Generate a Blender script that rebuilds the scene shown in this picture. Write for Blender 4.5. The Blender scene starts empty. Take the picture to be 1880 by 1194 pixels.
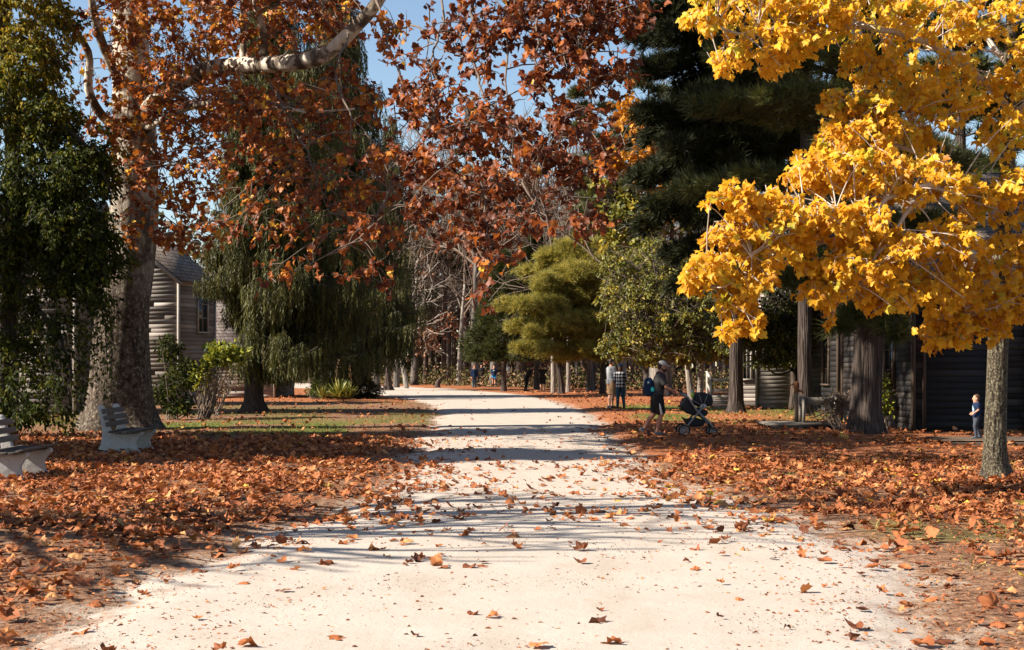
import bpy, math, random
import numpy as np
from math import pi, sin, cos, radians
from mathutils import Vector

random.seed(7)
RNG = np.random.default_rng(11)
SC = bpy.context.scene
COL = SC.collection
F = 2611.0          # focal length in photo pixels
CX, HY, CH = 940.0, 672.0, 1.6


def P(px, py, d):
    """world point seen at a photo pixel at distance d"""
    return np.array([(px - CX) / F * d, d, CH - (py - HY) / F * d])


def G(px, py):
    d = CH * F / (py - HY)
    return np.array([(px - CX) / F * d, d, 0.0])


def nrm(a):
    a = np.asarray(a, float)
    return a / np.maximum(np.linalg.norm(a, axis=-1, keepdims=True), 1e-9)


# ------------------------------------------------------------------ objects
def tag(o, label=None, cat=None, group=None, kind=None):
    if label: o['label'] = label
    if cat: o['category'] = cat
    if group: o['group'] = group
    if kind: o['kind'] = kind
    return o


def thing(name, label, cat, loc=(0, 0, 0), rz=0.0, group=None):
    o = bpy.data.objects.new(name, None)
    o.empty_display_size = 0.3
    COL.objects.link(o)
    o.location = loc
    o.rotation_euler = (0, 0, rz)
    return tag(o, label, cat, group)


def copy_tree(o, parent=None):
    c = o.copy()
    COL.objects.link(c)
    if parent: c.parent = parent
    for ch in list(o.children):
        copy_tree(ch, c)
    return c


class MB:
    """collects shapes and links them as ONE mesh object"""
    def __init__(s):
        s.V = []; s.FL = []; s.T = []; s.n = 0

    def add(s, V, Fs, tint=0.5):
        V = np.asarray(V, float).reshape(-1, 3)
        if not len(V): return s
        s.V.append(V)
        s.T.append(np.broadcast_to(np.asarray(tint, float), (len(V),)).copy())
        if isinstance(Fs, np.ndarray): Fs = [Fs]
        for f in Fs:
            f = np.asarray(f, np.int64)
            if f.ndim == 1: f = f[None]
            s.FL.append(f + s.n)
        s.n += len(V)
        return s

    def mesh(s, name, mat, smooth=False, off=None):
        me = bpy.data.meshes.new(name)
        V = np.concatenate(s.V)
        if off is not None: V = V - np.asarray(off, float)
        loops = np.concatenate([f.ravel() for f in s.FL])
        tot = np.concatenate([np.full(len(f), f.shape[1]) for f in s.FL])
        st = np.concatenate([[0], np.cumsum(tot)[:-1]])
        me.vertices.add(len(V)); me.vertices.foreach_set('co', V.ravel())
        me.loops.add(len(loops)); me.loops.foreach_set('vertex_index', loops.astype(np.int32))
        me.polygons.add(len(tot))
        me.polygons.foreach_set('loop_start', st.astype(np.int32))
        me.polygons.foreach_set('loop_total', tot.astype(np.int32))
        if smooth:
            me.polygons.foreach_set('use_smooth', np.ones(len(tot), bool))
        a = me.attributes.new('tint', 'FLOAT', 'POINT')
        a.data.foreach_set('value', np.concatenate(s.T).astype(np.float32))
        me.update(calc_edges=True)
        if mat: me.materials.append(mat)
        return me

    def build(s, name, mat, parent=None, smooth=False, off=None):
        """vertices are given in world space when off = the thing's base"""
        o = bpy.data.objects.new(name, s.mesh(name, mat, smooth, off))
        COL.objects.link(o)
        if parent: o.parent = parent
        return o


def bevel(o, w=0.008, seg=2):
    m = o.modifiers.new('bevel', 'BEVEL')
    m.width = w; m.segments = seg; m.limit_method = 'ANGLE'
    return o


# ------------------------------------------------------------------ shapes
BOXF = np.array([[0, 3, 2, 1], [4, 5, 6, 7], [0, 1, 5, 4], [1, 2, 6, 5], [2, 3, 7, 6], [3, 0, 4, 7]])


def rotz(a):
    c, s = cos(a), sin(a)
    return np.array([[c, -s, 0], [s, c, 0], [0, 0, 1]])


def roty(a):
    c, s = cos(a), sin(a)
    return np.array([[c, 0, s], [0, 1, 0], [-s, 0, c]])


def rotx(a):
    c, s = cos(a), sin(a)
    return np.array([[1, 0, 0], [0, c, -s], [0, s, c]])


def box(c, s, R=None):
    x, y, z = np.asarray(s, float) / 2
    V = np.array([[-x, -y, -z], [x, -y, -z], [x, y, -z], [-x, y, -z], [-x, -y, z], [x, -y, z], [x, y, z], [-x, y, z]])
    if R is not None: V = V @ np.asarray(R).T
    return V + np.asarray(c, float), BOXF


def beam(p, q, w, h, up=(0, 0, 1)):
    """box from p to q, width w across, h along up"""
    p = np.asarray(p, float); q = np.asarray(q, float)
    d = nrm(q - p); u = np.asarray(up, float); r = nrm(np.cross(d, u)); u = np.cross(r, d)
    V = []
    for e in (p, q):
        for a, b in ((-1, -1), (1, -1), (1, 1), (-1, 1)):
            V.append(e + r * a * w / 2 + u * b * h / 2)
    return np.array(V), BOXF


def tube(pts, rad, seg=8, ell=None, cap=True, wob=0.0):
    pts = np.asarray(pts, float); n = len(pts)
    rad = np.broadcast_to(np.asarray(rad, float), (n,))
    T = np.zeros_like(pts)
    T[1:-1] = pts[2:] - pts[:-2]; T[0] = pts[1] - pts[0]; T[-1] = pts[-1] - pts[-2]
    T = nrm(T)
    a = np.array([0, 0, 1.0]) if abs(T[0][2]) < .9 else np.array([1.0, 0, 0])
    u = nrm(np.cross(T[0], a))
    th = np.arange(seg) / seg * 2 * pi
    V = []
    for i in range(n):
        u = nrm(u - T[i] * np.dot(u, T[i]))
        v = np.cross(T[i], u)
        r = rad[i] * (1 + (wob * RNG.standard_normal(seg) if wob else 0))
        V.append(pts[i] + (np.cos(th) * r)[:, None] * u + (np.sin(th) * r * (ell or 1))[:, None] * v)
    V = np.concatenate(V)
    i = np.arange(n - 1)[:, None] * seg; j = np.arange(seg)[None]; k = (j + 1) % seg
    Fq = np.stack([i + j, i + k, i + seg + k, i + seg + j], -1).reshape(-1, 4)
    Fs = [Fq]
    if cap:
        Fs.append(np.arange(seg)[::-1][None]); Fs.append((np.arange(seg) + (n - 1) * seg)[None])
    return V, Fs


def loft(rings, cap=True):
    R = [np.asarray(r, float) for r in rings]; n = len(R); seg = len(R[0])
    V = np.concatenate(R)
    i = np.arange(n - 1)[:, None] * seg; j = np.arange(seg)[None]; k = (j + 1) % seg
    Fs = [np.stack([i + j, i + k, i + seg + k, i + seg + j], -1).reshape(-1, 4)]
    if cap:
        Fs.append(np.arange(seg)[::-1][None]); Fs.append((np.arange(seg) + (n - 1) * seg)[None])
    return V, Fs


def ering(cx, cy, z, rx, ry, seg=16, p=2.0):
    th = np.arange(seg) / seg * 2 * pi
    c, s = np.cos(th), np.sin(th)
    x = np.sign(c) * np.abs(c) ** (2 / p) * rx; y = np.sign(s) * np.abs(s) ** (2 / p) * ry
    return np.stack([cx + x, cy + y, np.full(seg, z)], 1)


def ellipsoid(c, r, seg=14, rows=9, R=None):
    rings = []
    for i in range(rows):
        a = -pi / 2 + pi * (i + .5) / rows
        rings.append(ering(0, 0, sin(a) * r[2], cos(a) * r[0], cos(a) * r[1], seg))
    V, Fs = loft(rings)
    if R is not None: V = V @ np.asarray(R).T
    return V + np.asarray(c, float), Fs


def prism(poly, axis_vec):
    """flat polygon (n,3) extruded by axis_vec"""
    A = np.asarray(poly, float); n = len(A)
    V = np.concatenate([A, A + np.asarray(axis_vec, float)])
    j = np.arange(n); k = (j + 1) % n
    return V, [np.stack([j, k, k + n, j + n], 1), np.arange(n)[::-1][None], (np.arange(n) + n)[None]]


def bez(a, b, c, n=8):
    t = np.linspace(0, 1, n)[:, None]
    a, b, c = map(lambda q: np.asarray(q, float), (a, b, c))
    return (1 - t) ** 2 * a + 2 * t * (1 - t) * b + t * t * c


def smooth_path(pts, k=5):
    """catmull-rom through points"""
    p = np.asarray(pts, float)
    q = np.vstack([2 * p[0] - p[1], p, 2 * p[-1] - p[-2]])
    out = []
    for i in range(1, len(q) - 2):
        for t in np.linspace(0, 1, k, endpoint=False):
            a, b, c, d = q[i - 1], q[i], q[i + 1], q[i + 2]
            out.append(.5 * (2 * b + (c - a) * t + (2 * a - 5 * b + 4 * c - d) * t * t + (3 * b - a - 3 * c + d) * t ** 3))
    out.append(p[-1])
    return np.array(out)


def interp_r(rs, n):
    return np.interp(np.linspace(0, 1, n), np.linspace(0, 1, len(rs)), rs)


def scatter(mb, tmpl, Pn, A, N, S, tint):
    """copies of a template (axis = local y, normal = local z) into one mesh"""
    V, Fc = tmpl
    Pn = np.asarray(Pn, float); n = len(Pn)
    if n == 0: return
    y = nrm(A); x = nrm(np.cross(y, N)); z = np.cross(x, y)
    S = np.broadcast_to(np.asarray(S, float), (n,))
    W = (V[None, :, 0, None] * x[:, None] + V[None, :, 1, None] * y[:, None] + V[None, :, 2, None] * z[:, None]) * S[:, None, None] + Pn[:, None]
    k = len(V)
    FF = (Fc[None] + (np.arange(n) * k)[:, None, None]).reshape(-1, Fc.shape[1])
    tt = np.repeat(np.broadcast_to(np.asarray(tint, float), (n,)), k)
    mb.add(W.reshape(-1, 3), FF, tt)


def scatter_many(mb, tmpls, Pn, A, N, S, tint):
    n = len(Pn)
    S = np.broadcast_to(np.asarray(S, float), (n,)); tint = np.broadcast_to(np.asarray(tint, float), (n,))
    w = RNG.integers(0, len(tmpls), n)
    for i, t in enumerate(tmpls):
        m = w == i
        scatter(mb, t, Pn[m], A[m], N[m], S[m], tint[m])


def rdir(n):
    return nrm(RNG.standard_normal((n, 3)))


# ------------------------------------------------------------------ leaf templates (length ~1, stalk at origin, tip along +y)
def leaf_tmpl(outline, curl=.25, fold=.2, rings=1, seed=0, wave=0.05):
    r = np.random.default_rng(seed)
    o = np.array(outline, float)
    c = np.array([0, .32])
    n = len(o)
    pts = [c]
    for k in range(rings, 0, -1):
        pass
    layers = []
    for k in range(1, rings + 1):
        layers.append(c + (o - c) * k / rings)
    V2 = np.vstack([c[None]] + layers)
    z = curl * ((V2[:, 1] - .35) ** 2) * 1.6 * -1 + fold * np.abs(V2[:, 0]) + wave * r.standard_normal(len(V2))
    z += r.uniform(-.35, .35) * V2[:, 0] * (V2[:, 1] - .3)
    V = np.column_stack([V2, z])
    j = np.arange(n); jn = (j + 1) % n
    Fs = [np.stack([np.zeros(n, int), 1 + j, 1 + jn], 1)]
    for k in range(rings - 1):
        a = 1 + k * n; b = a + n
        Fs.append(np.stack([a + j, b + j, b + jn], 1)); Fs.append(np.stack([a + j, b + jn, a + jn], 1))
    return V, np.vstack(Fs)


SYC = [(0, .02), (.2, -.1), (.47, .06), (.43, .24), (.56, .47), (.36, .54), (.2, .76), (.03, .96), (-.18, .78), (-.34, .53), (-.54, .5), (-.44, .25), (-.5, .05), (-.19, -.09)]
MAP = [(0, .02), (.2, -.12), (.42, -.02), (.37, .15), (.6, .34), (.45, .4), (.43, .58), (.23, .53), (.17, .78), (0, .96), (-.16, .77), (-.22, .54), (-.42, .59), (-.45, .39), (-.6, .32), (-.36, .16), (-.42, -.02), (-.2, -.12)]
OVAL = [(0, 0), (.22, .25), (.25, .55), (0, 1), (-.25, .55), (-.22, .25)]
syc_t = [leaf_tmpl(SYC, c, f, 1, i, .05) for i, (c, f) in enumerate([(.5, .25), (.9, -.2), (-.4, .35), (.2, .5), (1.1, .1)])]
syc_far_t = [leaf_tmpl([SYC[i] for i in (1, 2, 4, 6, 7, 8, 10, 12, 13)], c, f, 1, i, .04) for i, (c, f) in enumerate([(.6, .3), (.9, -.25), (-.3, .4)])]
map_t = [leaf_tmpl(MAP, c, f, 1, 20 + i, .03) for i, (c, f) in enumerate([(.35, .15), (.6, -.15), (.1, .3), (.8, .2), (.4, -.3)])]
dry_t = [leaf_tmpl(SYC if i % 3 else MAP, c, f, 2, 40 + i, w) for i, (c, f, w) in enumerate(
    [(.35, .22, .05), (-.3, .15, .06), (.6, -.25, .07), (-.7, .35, .09), (.2, .5, .07), (-.15, .12, .04), (.1, -.1, .04), (1.3, .3, .1), (-.5, -.35, .08)])]
oval_t = [leaf_tmpl(OVAL, c, f, 1, 60 + i, .02) for i, (c, f) in enumerate([(.4, .4), (.2, -.4), (.8, .2)])]


def needle_tuft(n, width, seed, spread=1.0, back=.1):
    r = np.random.default_rng(seed)
    V = []; Fc = []
    for i in range(n):
        a = r.uniform(0, 2 * pi); s = r.uniform(.25, 1.0) * spread
        d = np.array([cos(a) * s, r.uniform(.35, 1.0), sin(a) * s]); d /= np.linalg.norm(d); d *= r.uniform(.7, 1.05)
        w = nrm(np.cross(d, r.standard_normal(3))) * width
        b = np.array([0, -back * r.uniform(0, 1), 0])
        k = len(V)
        V += [b - w * .6, b + w * .6, b + d]; Fc.append([k, k + 1, k + 2])
    return np.array(V), np.array(Fc)


tuft_t = [needle_tuft(16, .075, i) for i in range(4)]
tuft_fine_t = [needle_tuft(26, .04, 10 + i) for i in range(4)]


def hang_strand(n, seed):
    """one hanging spruce branchlet, length 1 along +y"""
    r = np.random.default_rng(seed)
    V = []; Fc = []
    for i in range(n):
        t = i / n
        a = r.uniform(0, 2 * pi); s = .12 * (1 - .55 * t)
        b = np.array([r.normal(0, .012), t, r.normal(0, .012)])
        d = np.array([cos(a) * s, r.uniform(.12, .22), sin(a) * s])
        w = nrm(np.cross(d, r.standard_normal(3))) * .02
        k = len(V)
        V += [b - w, b + w, b + d]; Fc.append([k, k + 1, k + 2])
    return np.array(V), np.array(Fc)


strand_t = [hang_strand(22, i) for i in range(5)]
blade_t = [(np.array([[-.04, 0, 0], [.04, 0, 0], [.02, .6, .12], [-.02, .6, .12], [0, 1, .35]]), np.array([[0, 1, 2], [0, 2, 3], [3, 2, 4]]))]


# ------------------------------------------------------------------ materials
def new_mat(name):
    m = bpy.data.materials.new(name); m.use_nodes = True
    nt = m.node_tree; nt.nodes.clear()
    out = nt.nodes.new('ShaderNodeOutputMaterial')
    return m, nt, out


def nd(nt, t, **kw):
    n = nt.nodes.new(t)
    for k, v in kw.items():
        if k in ('operation', 'blend_type', 'data_type', 'feature', 'attribute_name', 'noise_dimensions', 'wave_type', 'bands_direction', 'distance', 'interpolation_type'):
            setattr(n, k, v)
        else:
            n.inputs[k].default_value = v
    return n


def ramp(nt, stops, interp='LINEAR'):
    n = nt.nodes.new('ShaderNodeValToRGB')
    cr = n.color_ramp; cr.interpolation = interp
    while len(cr.elements) < len(stops): cr.elements.new(.5)
    for e, (p, c) in zip(cr.elements, stops):
        e.position = p
        e.color = (*c, 1) if len(c) == 3 else c
    return n


def mix(nt, fac, a, b, blend='MIX'):
    n = nt.nodes.new('ShaderNodeMix'); n.data_type = 'RGBA'; n.blend_type = blend
    for s, v in ((n.inputs[0], fac), (n.inputs[6], a), (n.inputs[7], b)):
        if hasattr(v, 'links') or hasattr(v, 'is_linked'):
            nt.links.new(v, s)
        elif isinstance(v, (int, float)):
            s.default_value = v
        else:
            s.default_value = (*v, 1) if len(v) == 3 else v
    return n.outputs[2]


def coord(nt, which='Object', scale=(1, 1, 1)):
    tc = nt.nodes.new('ShaderNodeTexCoord'); mp = nt.nodes.new('ShaderNodeMapping')
    mp.inputs['Scale'].default_value = scale
    nt.links.new(tc.outputs[which], mp.inputs['Vector'])
    return mp.outputs['Vector']


def noise(nt, vec, scale, detail=4, rough=.55, dist=0):
    n = nd(nt, 'ShaderNodeTexNoise', Scale=scale, Detail=detail, Roughness=rough, Distortion=dist)
    if vec is not None: nt.links.new(vec, n.inputs['Vector'])
    return n.outputs['Fac']


def prin(nt, out, color, rough=.7, bump=None, bstr=.3, bdist=.01, metal=0.0, spec=.3):
    b = nd(nt, 'ShaderNodeBsdfPrincipled', Roughness=rough, Metallic=metal)
    b.inputs['Specular IOR Level'].default_value = spec
    if hasattr(color, 'is_linked'): nt.links.new(color, b.inputs['Base Color'])
    else: b.inputs['Base Color'].default_value = (*color, 1)
    if bump is not None:
        bp = nd(nt, 'ShaderNodeBump', Strength=bstr, Distance=bdist)
        nt.links.new(bump, bp.inputs['Height']); nt.links.new(bp.outputs['Normal'], b.inputs['Normal'])
    nt.links.new(b.outputs[0], out.inputs['Surface'])
    return b


def leaf_mat(name, stops, trans=.35, rough=.5, spec=.25, warm=(1.15, 1.0, .6)):
    m, nt, out = new_mat(name)
    at = nd(nt, 'ShaderNodeAttribute', attribute_name='tint')
    rp = ramp(nt, stops); nt.links.new(at.outputs['Fac'], rp.inputs[0])
    nz = noise(nt, coord(nt, 'Object'), 18, 3)
    c2 = mix(nt, .35, rp.outputs[0], mix(nt, nz, (.55, .5, .45), (1.35, 1.3, 1.3)), 'MULTIPLY')
    b = nd(nt, 'ShaderNodeBsdfPrincipled', Roughness=rough)
    b.inputs['Specular IOR Level'].default_value = spec
    nt.links.new(c2, b.inputs['Base Color'])
    if trans <= 0:
        nt.links.new(b.outputs[0], out.inputs['Surface'])
        return m
    tr = nt.nodes.new('ShaderNodeBsdfTranslucent')
    nt.links.new(mix(nt, 1.0, c2, warm, 'MULTIPLY'), tr.inputs['Color'])
    mx = nt.nodes.new('ShaderNodeMixShader'); mx.inputs[0].default_value = trans
    nt.links.new(b.outputs[0], mx.inputs[1]); nt.links.new(tr.outputs[0], mx.inputs[2])
    nt.links.new(mx.outputs[0], out.inputs['Surface'])
    return m


def bark_mat(name, c0, c1, c2, sx=6, sz=1.2, fleck=None, fleck_scale=14, bstr=.8, bdist=.03):
    m, nt, out = new_mat(name)
    v = coord(nt, 'Object', (sx, sx, sz))
    n1 = noise(nt, v, 2.2, 6, .65, .4)
    vo = nd(nt, 'ShaderNodeTexVoronoi', Scale=2.6); nt.links.new(v, vo.inputs['Vector'])
    rp = ramp(nt, [(.3, c0), (.52, c1), (.75, c2)]); nt.links.new(n1, rp.inputs[0])
    col = rp.outputs[0]
    if fleck is not None:
        n2 = noise(nt, coord(nt, 'Object', (1, 1, .8)), fleck_scale, 3, .6)
        r2 = ramp(nt, [(.5, (0, 0, 0)), (.58, (1, 1, 1))]); nt.links.new(n2, r2.inputs[0])
        col = mix(nt, r2.outputs[0], col, fleck)
    ad = nd(nt, 'ShaderNodeMath', operation='ADD'); nt.links.new(n1, ad.inputs[0]); nt.links.new(vo.outputs['Distance'], ad.inputs[1])
    prin(nt, out, col, .85, ad.outputs[0], bstr, bdist, spec=.15)
    return m


def plain_mat(name, c, rough=.6, metal=0.0, var=.15, scale=20, bump=0.0, spec=.3):
    m, nt, out = new_mat(name)
    nz = noise(nt, coord(nt, 'Object'), scale, 4)
    col = mix(nt, nz, tuple(x * (1 - var * 1.6) for x in c), tuple(min(1, x * (1 + var * 1.6)) for x in c))
    prin(nt, out, col, rough, nz if bump else None, bump, .004, metal, spec)
    return m


def board_mat(name, c0, c1, c2, horiz=True, rough=.85):
    """weathered boards: per board tint, grain streaks along the board"""
    m, nt, out = new_mat(name)
    at = nd(nt, 'ShaderNodeAttribute', attribute_name='tint')
    rp = ramp(nt, [(0, c0), (.5, c1), (1, c2)]); nt.links.new(at.outputs['Fac'], rp.inputs[0])
    v = coord(nt, 'Object', (1.2, 1.2, 24) if horiz else (24, 24, 1.2))
    n1 = noise(nt, v, 1.6, 6, .7)
    n2 = noise(nt, coord(nt, 'Object'), 1.3, 3)
    c = mix(nt, .75, rp.outputs[0], mix(nt, n1, (.25, .24, .24), (1.6, 1.55, 1.5)), 'MULTIPLY')
    c = mix(nt, .45, c, mix(nt, n2, (.45, .47, .48), (1.4, 1.36, 1.3)), 'MULTIPLY')
    prin(nt, out, c, rough, n1, .2, .004, spec=.15)
    return m


M = {}
M['syc_leaf'] = leaf_mat('russet_leaf', [(0, (.06, .02, .012)), (.3, (.15, .042, .017)), (.55, (.3, .085, .024)), (.78, (.46, .17, .032)), (.9, (.58, .3, .04)), (1, (.66, .42, .05))], .33)
M['maple_leaf'] = leaf_mat('yellow_leaf', [(0, (.42, .18, .014)), (.2, (.66, .32, .02)), (.55, (.76, .43, .03)), (.9, (.78, .5, .05)), (1, (.5, .43, .045))], .5, rough=.45, warm=(1.0, 1.04, .75))
M['dry_leaf'] = leaf_mat('dry_leaf', [(0, (.07, .028, .017)), (.3, (.22, .07, .028)), (.65, (.43, .148, .05)), (.93, (.54, .27, .11)), (1, (.62, .42, .06))], .15, rough=.7)
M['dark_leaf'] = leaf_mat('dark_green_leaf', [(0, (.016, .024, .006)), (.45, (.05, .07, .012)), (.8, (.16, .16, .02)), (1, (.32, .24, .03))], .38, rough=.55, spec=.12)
M['holly_leaf'] = leaf_mat('olive_leaf', [(0, (.04, .05, .012)), (.4, (.1, .11, .02)), (.8, (.22, .2, .03)), (1, (.36, .28, .04))], .28, rough=.45, spec=.25)
M['bush_leaf'] = leaf_mat('bush_leaf', [(0, (.03, .06, .012)), (.5, (.1, .15, .02)), (1, (.3, .3, .03))], .35)
M['spruce'] = leaf_mat('spruce_needles', [(0, (.022, .028, .009)), (.5, (.068, .072, .02)), (.85, (.125, .125, .033)), (1, (.16, .1, .045))], .22, rough=.6)
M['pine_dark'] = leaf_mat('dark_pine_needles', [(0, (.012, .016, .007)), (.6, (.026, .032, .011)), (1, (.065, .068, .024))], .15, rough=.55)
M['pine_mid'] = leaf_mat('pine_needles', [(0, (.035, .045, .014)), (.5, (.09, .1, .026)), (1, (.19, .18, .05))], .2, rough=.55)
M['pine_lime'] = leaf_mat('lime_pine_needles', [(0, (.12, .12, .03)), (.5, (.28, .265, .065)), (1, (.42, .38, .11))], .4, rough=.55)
M['oak_leaf'] = leaf_mat('pale_rust_leaf', [(0, (.14, .05, .028)), (.5, (.27, .12, .065)), (1, (.42, .22, .12))], .25)
M['gold_leaf'] = leaf_mat('gold_leaf', [(0, (.35, .13, .015)), (1, (.6, .3, .03))], .35)
M['dry_brush'] = leaf_mat('dry_brush', [(0, (.05, .035, .02)), (.5, (.16, .1, .05)), (1, (.3, .2, .1))], .1)
M['grass'] = leaf_mat('grass_blade', [(0, (.09, .095, .022)), (.6, (.19, .19, .035)), (1, (.36, .3, .1))], .3)
M['yucca'] = leaf_mat('yucca_blade', [(0, (.1, .13, .03)), (.6, (.26, .28, .06)), (1, (.42, .38, .13))], .15)

M['syc_bark'] = None
M['bark_brown'] = bark_mat('brown_bark', (.02, .015, .012), (.07, .05, .04), (.15, .115, .09), 7, 1.0)
M['bark_grey'] = bark_mat('grey_bark', (.035, .03, .026), (.11, .093, .08), (.22, .19, .165), 7, .9)
M['bark_pale'] = bark_mat('pale_bark', (.1, .085, .07), (.23, .2, .17), (.38, .34, .3), 6, .8)
M['bark_maple'] = bark_mat('maple_bark', (.014, .011, .008), (.05, .038, .028), (.13, .105, .075), 9, 2.4, (.14, .13, .085), 40, bstr=1.0)
M['bark_pine'] = bark_mat('pine_bark', (.015, .011, .01), (.06, .045, .038), (.14, .115, .1), 8, .55, bstr=1.0, bdist=.05)
M['twig'] = plain_mat('twig_bark', (.14, .105, .08), .85, var=.3)
M['twig_pale'] = plain_mat('pale_twig_bark', (.42, .36, .3), .8, var=.3)
M['twig_dark'] = plain_mat('dark_twig_bark', (.05, .04, .033), .85, var=.3)


def sycamore_bark():
    """lichen-flecked grey-brown plates low down, flaking to cream and olive above"""
    m, nt, out = new_mat('sycamore_bark')
    tc = nt.nodes.new('ShaderNodeTexCoord'); sx = nt.nodes.new('ShaderNodeSeparateXYZ'); nt.links.new(tc.outputs['Object'], sx.inputs[0])
    v = coord(nt, 'Object', (1, 1, .75))
    n1 = noise(nt, v, 9, 6, .65, .3); n2 = noise(nt, v, 2.3, 5, .6, .6); n3 = noise(nt, v, 12, 8, .75)
    low = ramp(nt, [(.34, (.018, .013, .01)), (.5, (.055, .041, .03)), (.66, (.13, .1, .075))]); nt.links.new(n1, low.inputs[0])
    fl = ramp(nt, [(.53, (0, 0, 0)), (.66, (1, 1, 1))]); nt.links.new(n3, fl.inputs[0])
    lowc = mix(nt, fl.outputs[0], low.outputs[0], (.3, .26, .2))
    up = ramp(nt, [(.38, (.07, .052, .04)), (.46, (.15, .12, .09)), (.52, (.42, .37, .3)), (.7, (.6, .54, .46))]); nt.links.new(n2, up.inputs[0])
    mr = nd(nt, 'ShaderNodeMapRange'); mr.inputs[1].default_value = 3.0; mr.inputs[2].default_value = 7.0
    nt.links.new(sx.outputs['Z'], mr.inputs[0])
    col = mix(nt, mr.outputs[0], lowc, up.outputs[0])
    prin(nt, out, col, .85, n1, .9, .04, spec=.12)
    return m


M['syc_bark'] = sycamore_bark()
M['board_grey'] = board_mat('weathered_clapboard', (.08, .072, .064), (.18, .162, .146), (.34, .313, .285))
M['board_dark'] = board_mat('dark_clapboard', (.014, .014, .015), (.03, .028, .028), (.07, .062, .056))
M['board_door'] = board_mat('dark_door_boards', (.014, .016, .019), (.024, .026, .03), (.04, .041, .043))
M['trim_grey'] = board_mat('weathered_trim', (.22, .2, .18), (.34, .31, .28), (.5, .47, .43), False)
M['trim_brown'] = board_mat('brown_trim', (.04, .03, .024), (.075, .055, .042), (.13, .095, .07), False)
M['plank'] = board_mat('grey_plank', (.1, .09, .08), (.2, .18, .16), (.33, .3, .265))
M['slat'] = board_mat('bench_slat', (.06, .052, .047), (.1, .088, .08), (.16, .14, .128))
M['glass'] = plain_mat('window_glass', (.02, .03, .035), .08, 0, .1, spec=.6)
M['glass_pale'] = plain_mat('pale_window_glass', (.25, .33, .36), .15, 0, .1, spec=.6)


def shingle_mat(name, c0, c1):
    m, nt, out = new_mat(name)
    br = nt.nodes.new('ShaderNodeTexBrick')
    for k, v in (('Scale', 1.0), ('Mortar Size', .012), ('Bias', 0.0), ('Brick Width', .2), ('Row Height', .16)): br.inputs[k].default_value = v
    br.inputs['Color1'].default_value = (*c0, 1); br.inputs['Color2'].default_value = (*c1, 1); br.inputs['Mortar'].default_value = (.03, .026, .022, 1)
    tc = nt.nodes.new('ShaderNodeTexCoord'); sp = nt.nodes.new('ShaderNodeSeparateXYZ'); cb = nt.nodes.new('ShaderNodeCombineXYZ')
    nt.links.new(tc.outputs['Object'], sp.inputs[0])
    ad = nd(nt, 'ShaderNodeMath', operation='ADD'); nt.links.new(sp.outputs['X'], ad.inputs[0]); nt.links.new(sp.outputs['Y'], ad.inputs[1])
    nt.links.new(ad.outputs[0], cb.inputs['X']); nt.links.new(sp.outputs['Z'], cb.inputs['Y'])
    nt.links.new(cb.outputs[0], br.inputs['Vector'])
    nz = noise(nt, coord(nt, 'Object'), 5, 5)
    c = mix(nt, .6, br.outputs['Color'], mix(nt, nz, (.4, .4, .4), (1.5, 1.5, 1.5)), 'MULTIPLY')
    prin(nt, out, c, .9, br.outputs['Fac'], -.6, .01, spec=.1)
    return m


M['shingle'] = shingle_mat('wood_shingles', (.16, .125, .1), (.26, .21, .17))
M['shingle_red'] = shingle_mat('grey_red_shingles', (.2, .15, .13), (.33, .27, .24))


def concrete_mat():
    m, nt, out = new_mat('rough_concrete')
    v = coord(nt, 'Object')
    n1 = noise(nt, v, 30, 6, .7); n2 = noise(nt, v, 3, 3)
    c = mix(nt, n1, (.24, .236, .228), (.52, .51, .49)); c = mix(nt, .4, c, mix(nt, n2, (.55, .52, .46), (1.2, 1.2, 1.2)), 'MULTIPLY')
    prin(nt, out, c, .9, n1, .7, .012, spec=.15)
    return m


M['concrete'] = concrete_mat()

# ================================================================== GROUND
RY = [-40, 3, 8, 9.8, 12.7, 15, 18.3, 23.5, 32.6, 47.5, 61, 72, 79, 86, 97, 110, 130, 160]
RL = [-2.8, -2.6, -2.5, -2.6, -2.35, -2.05, -1.78, -1.65, -1.9, -2.4, -3.7, -5.8, -7.4, -9.4, -13, -17.5, -24, -32]
RR = [2.9, 2.5, 2.65, 2.85, 2.95, 2.75, 2.42, 2.15, 2.25, 2.6, 2.1, 1.4, .6, -.9, -3.7, -8.5, -15.5, -24]
road_l = lambda y: np.interp(y, RY, RL)
road_r = lambda y: np.interp(y, RY, RR)


def vnoise(x, y, s, seed):
    """cheap smooth noise in 0..1"""
    r = np.random.default_rng(seed); g = r.random((64, 64))
    u = np.asarray(x) / s; v = np.asarray(y) / s
    i = np.floor(u).astype(int); j = np.floor(v).astype(int)
    fu = u - i; fv = v - j; fu = fu * fu * (3 - 2 * fu); fv = fv * fv * (3 - 2 * fv)
    q = lambda a, b: g[a % 64, b % 64]
    return (q(i, j) * (1 - fu) + q(i + 1, j) * fu) * (1 - fv) + (q(i, j + 1) * (1 - fu) + q(i + 1, j + 1) * fu) * fv


def sst(a, b, x):
    t = np.clip((np.asarray(x) - a) / (b - a), 0, 1)
    return t * t * (3 - 2 * t)


def road_in(x, y):
    """signed metres inside (+) or outside (-) of the sand road, ragged"""
    w = (vnoise(x, y, .9, 3) - .5) * .45 + (vnoise(x, y, 3.1, 4) - .5) * .4 + (vnoise(x, y, .33, 5) - .5) * .3 - .08
    return np.minimum(np.asarray(x) - road_l(y), road_r(y) - np.asarray(x)) + w


def gz(x, y):
    d = road_in(x, y)
    off = sst(.1, -.6, d)
    return off * (.03 * vnoise(x, y, .5, 8) + .05 * vnoise(x, y, 2.3, 9) - .02) - .03 * (1 - off)


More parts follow.
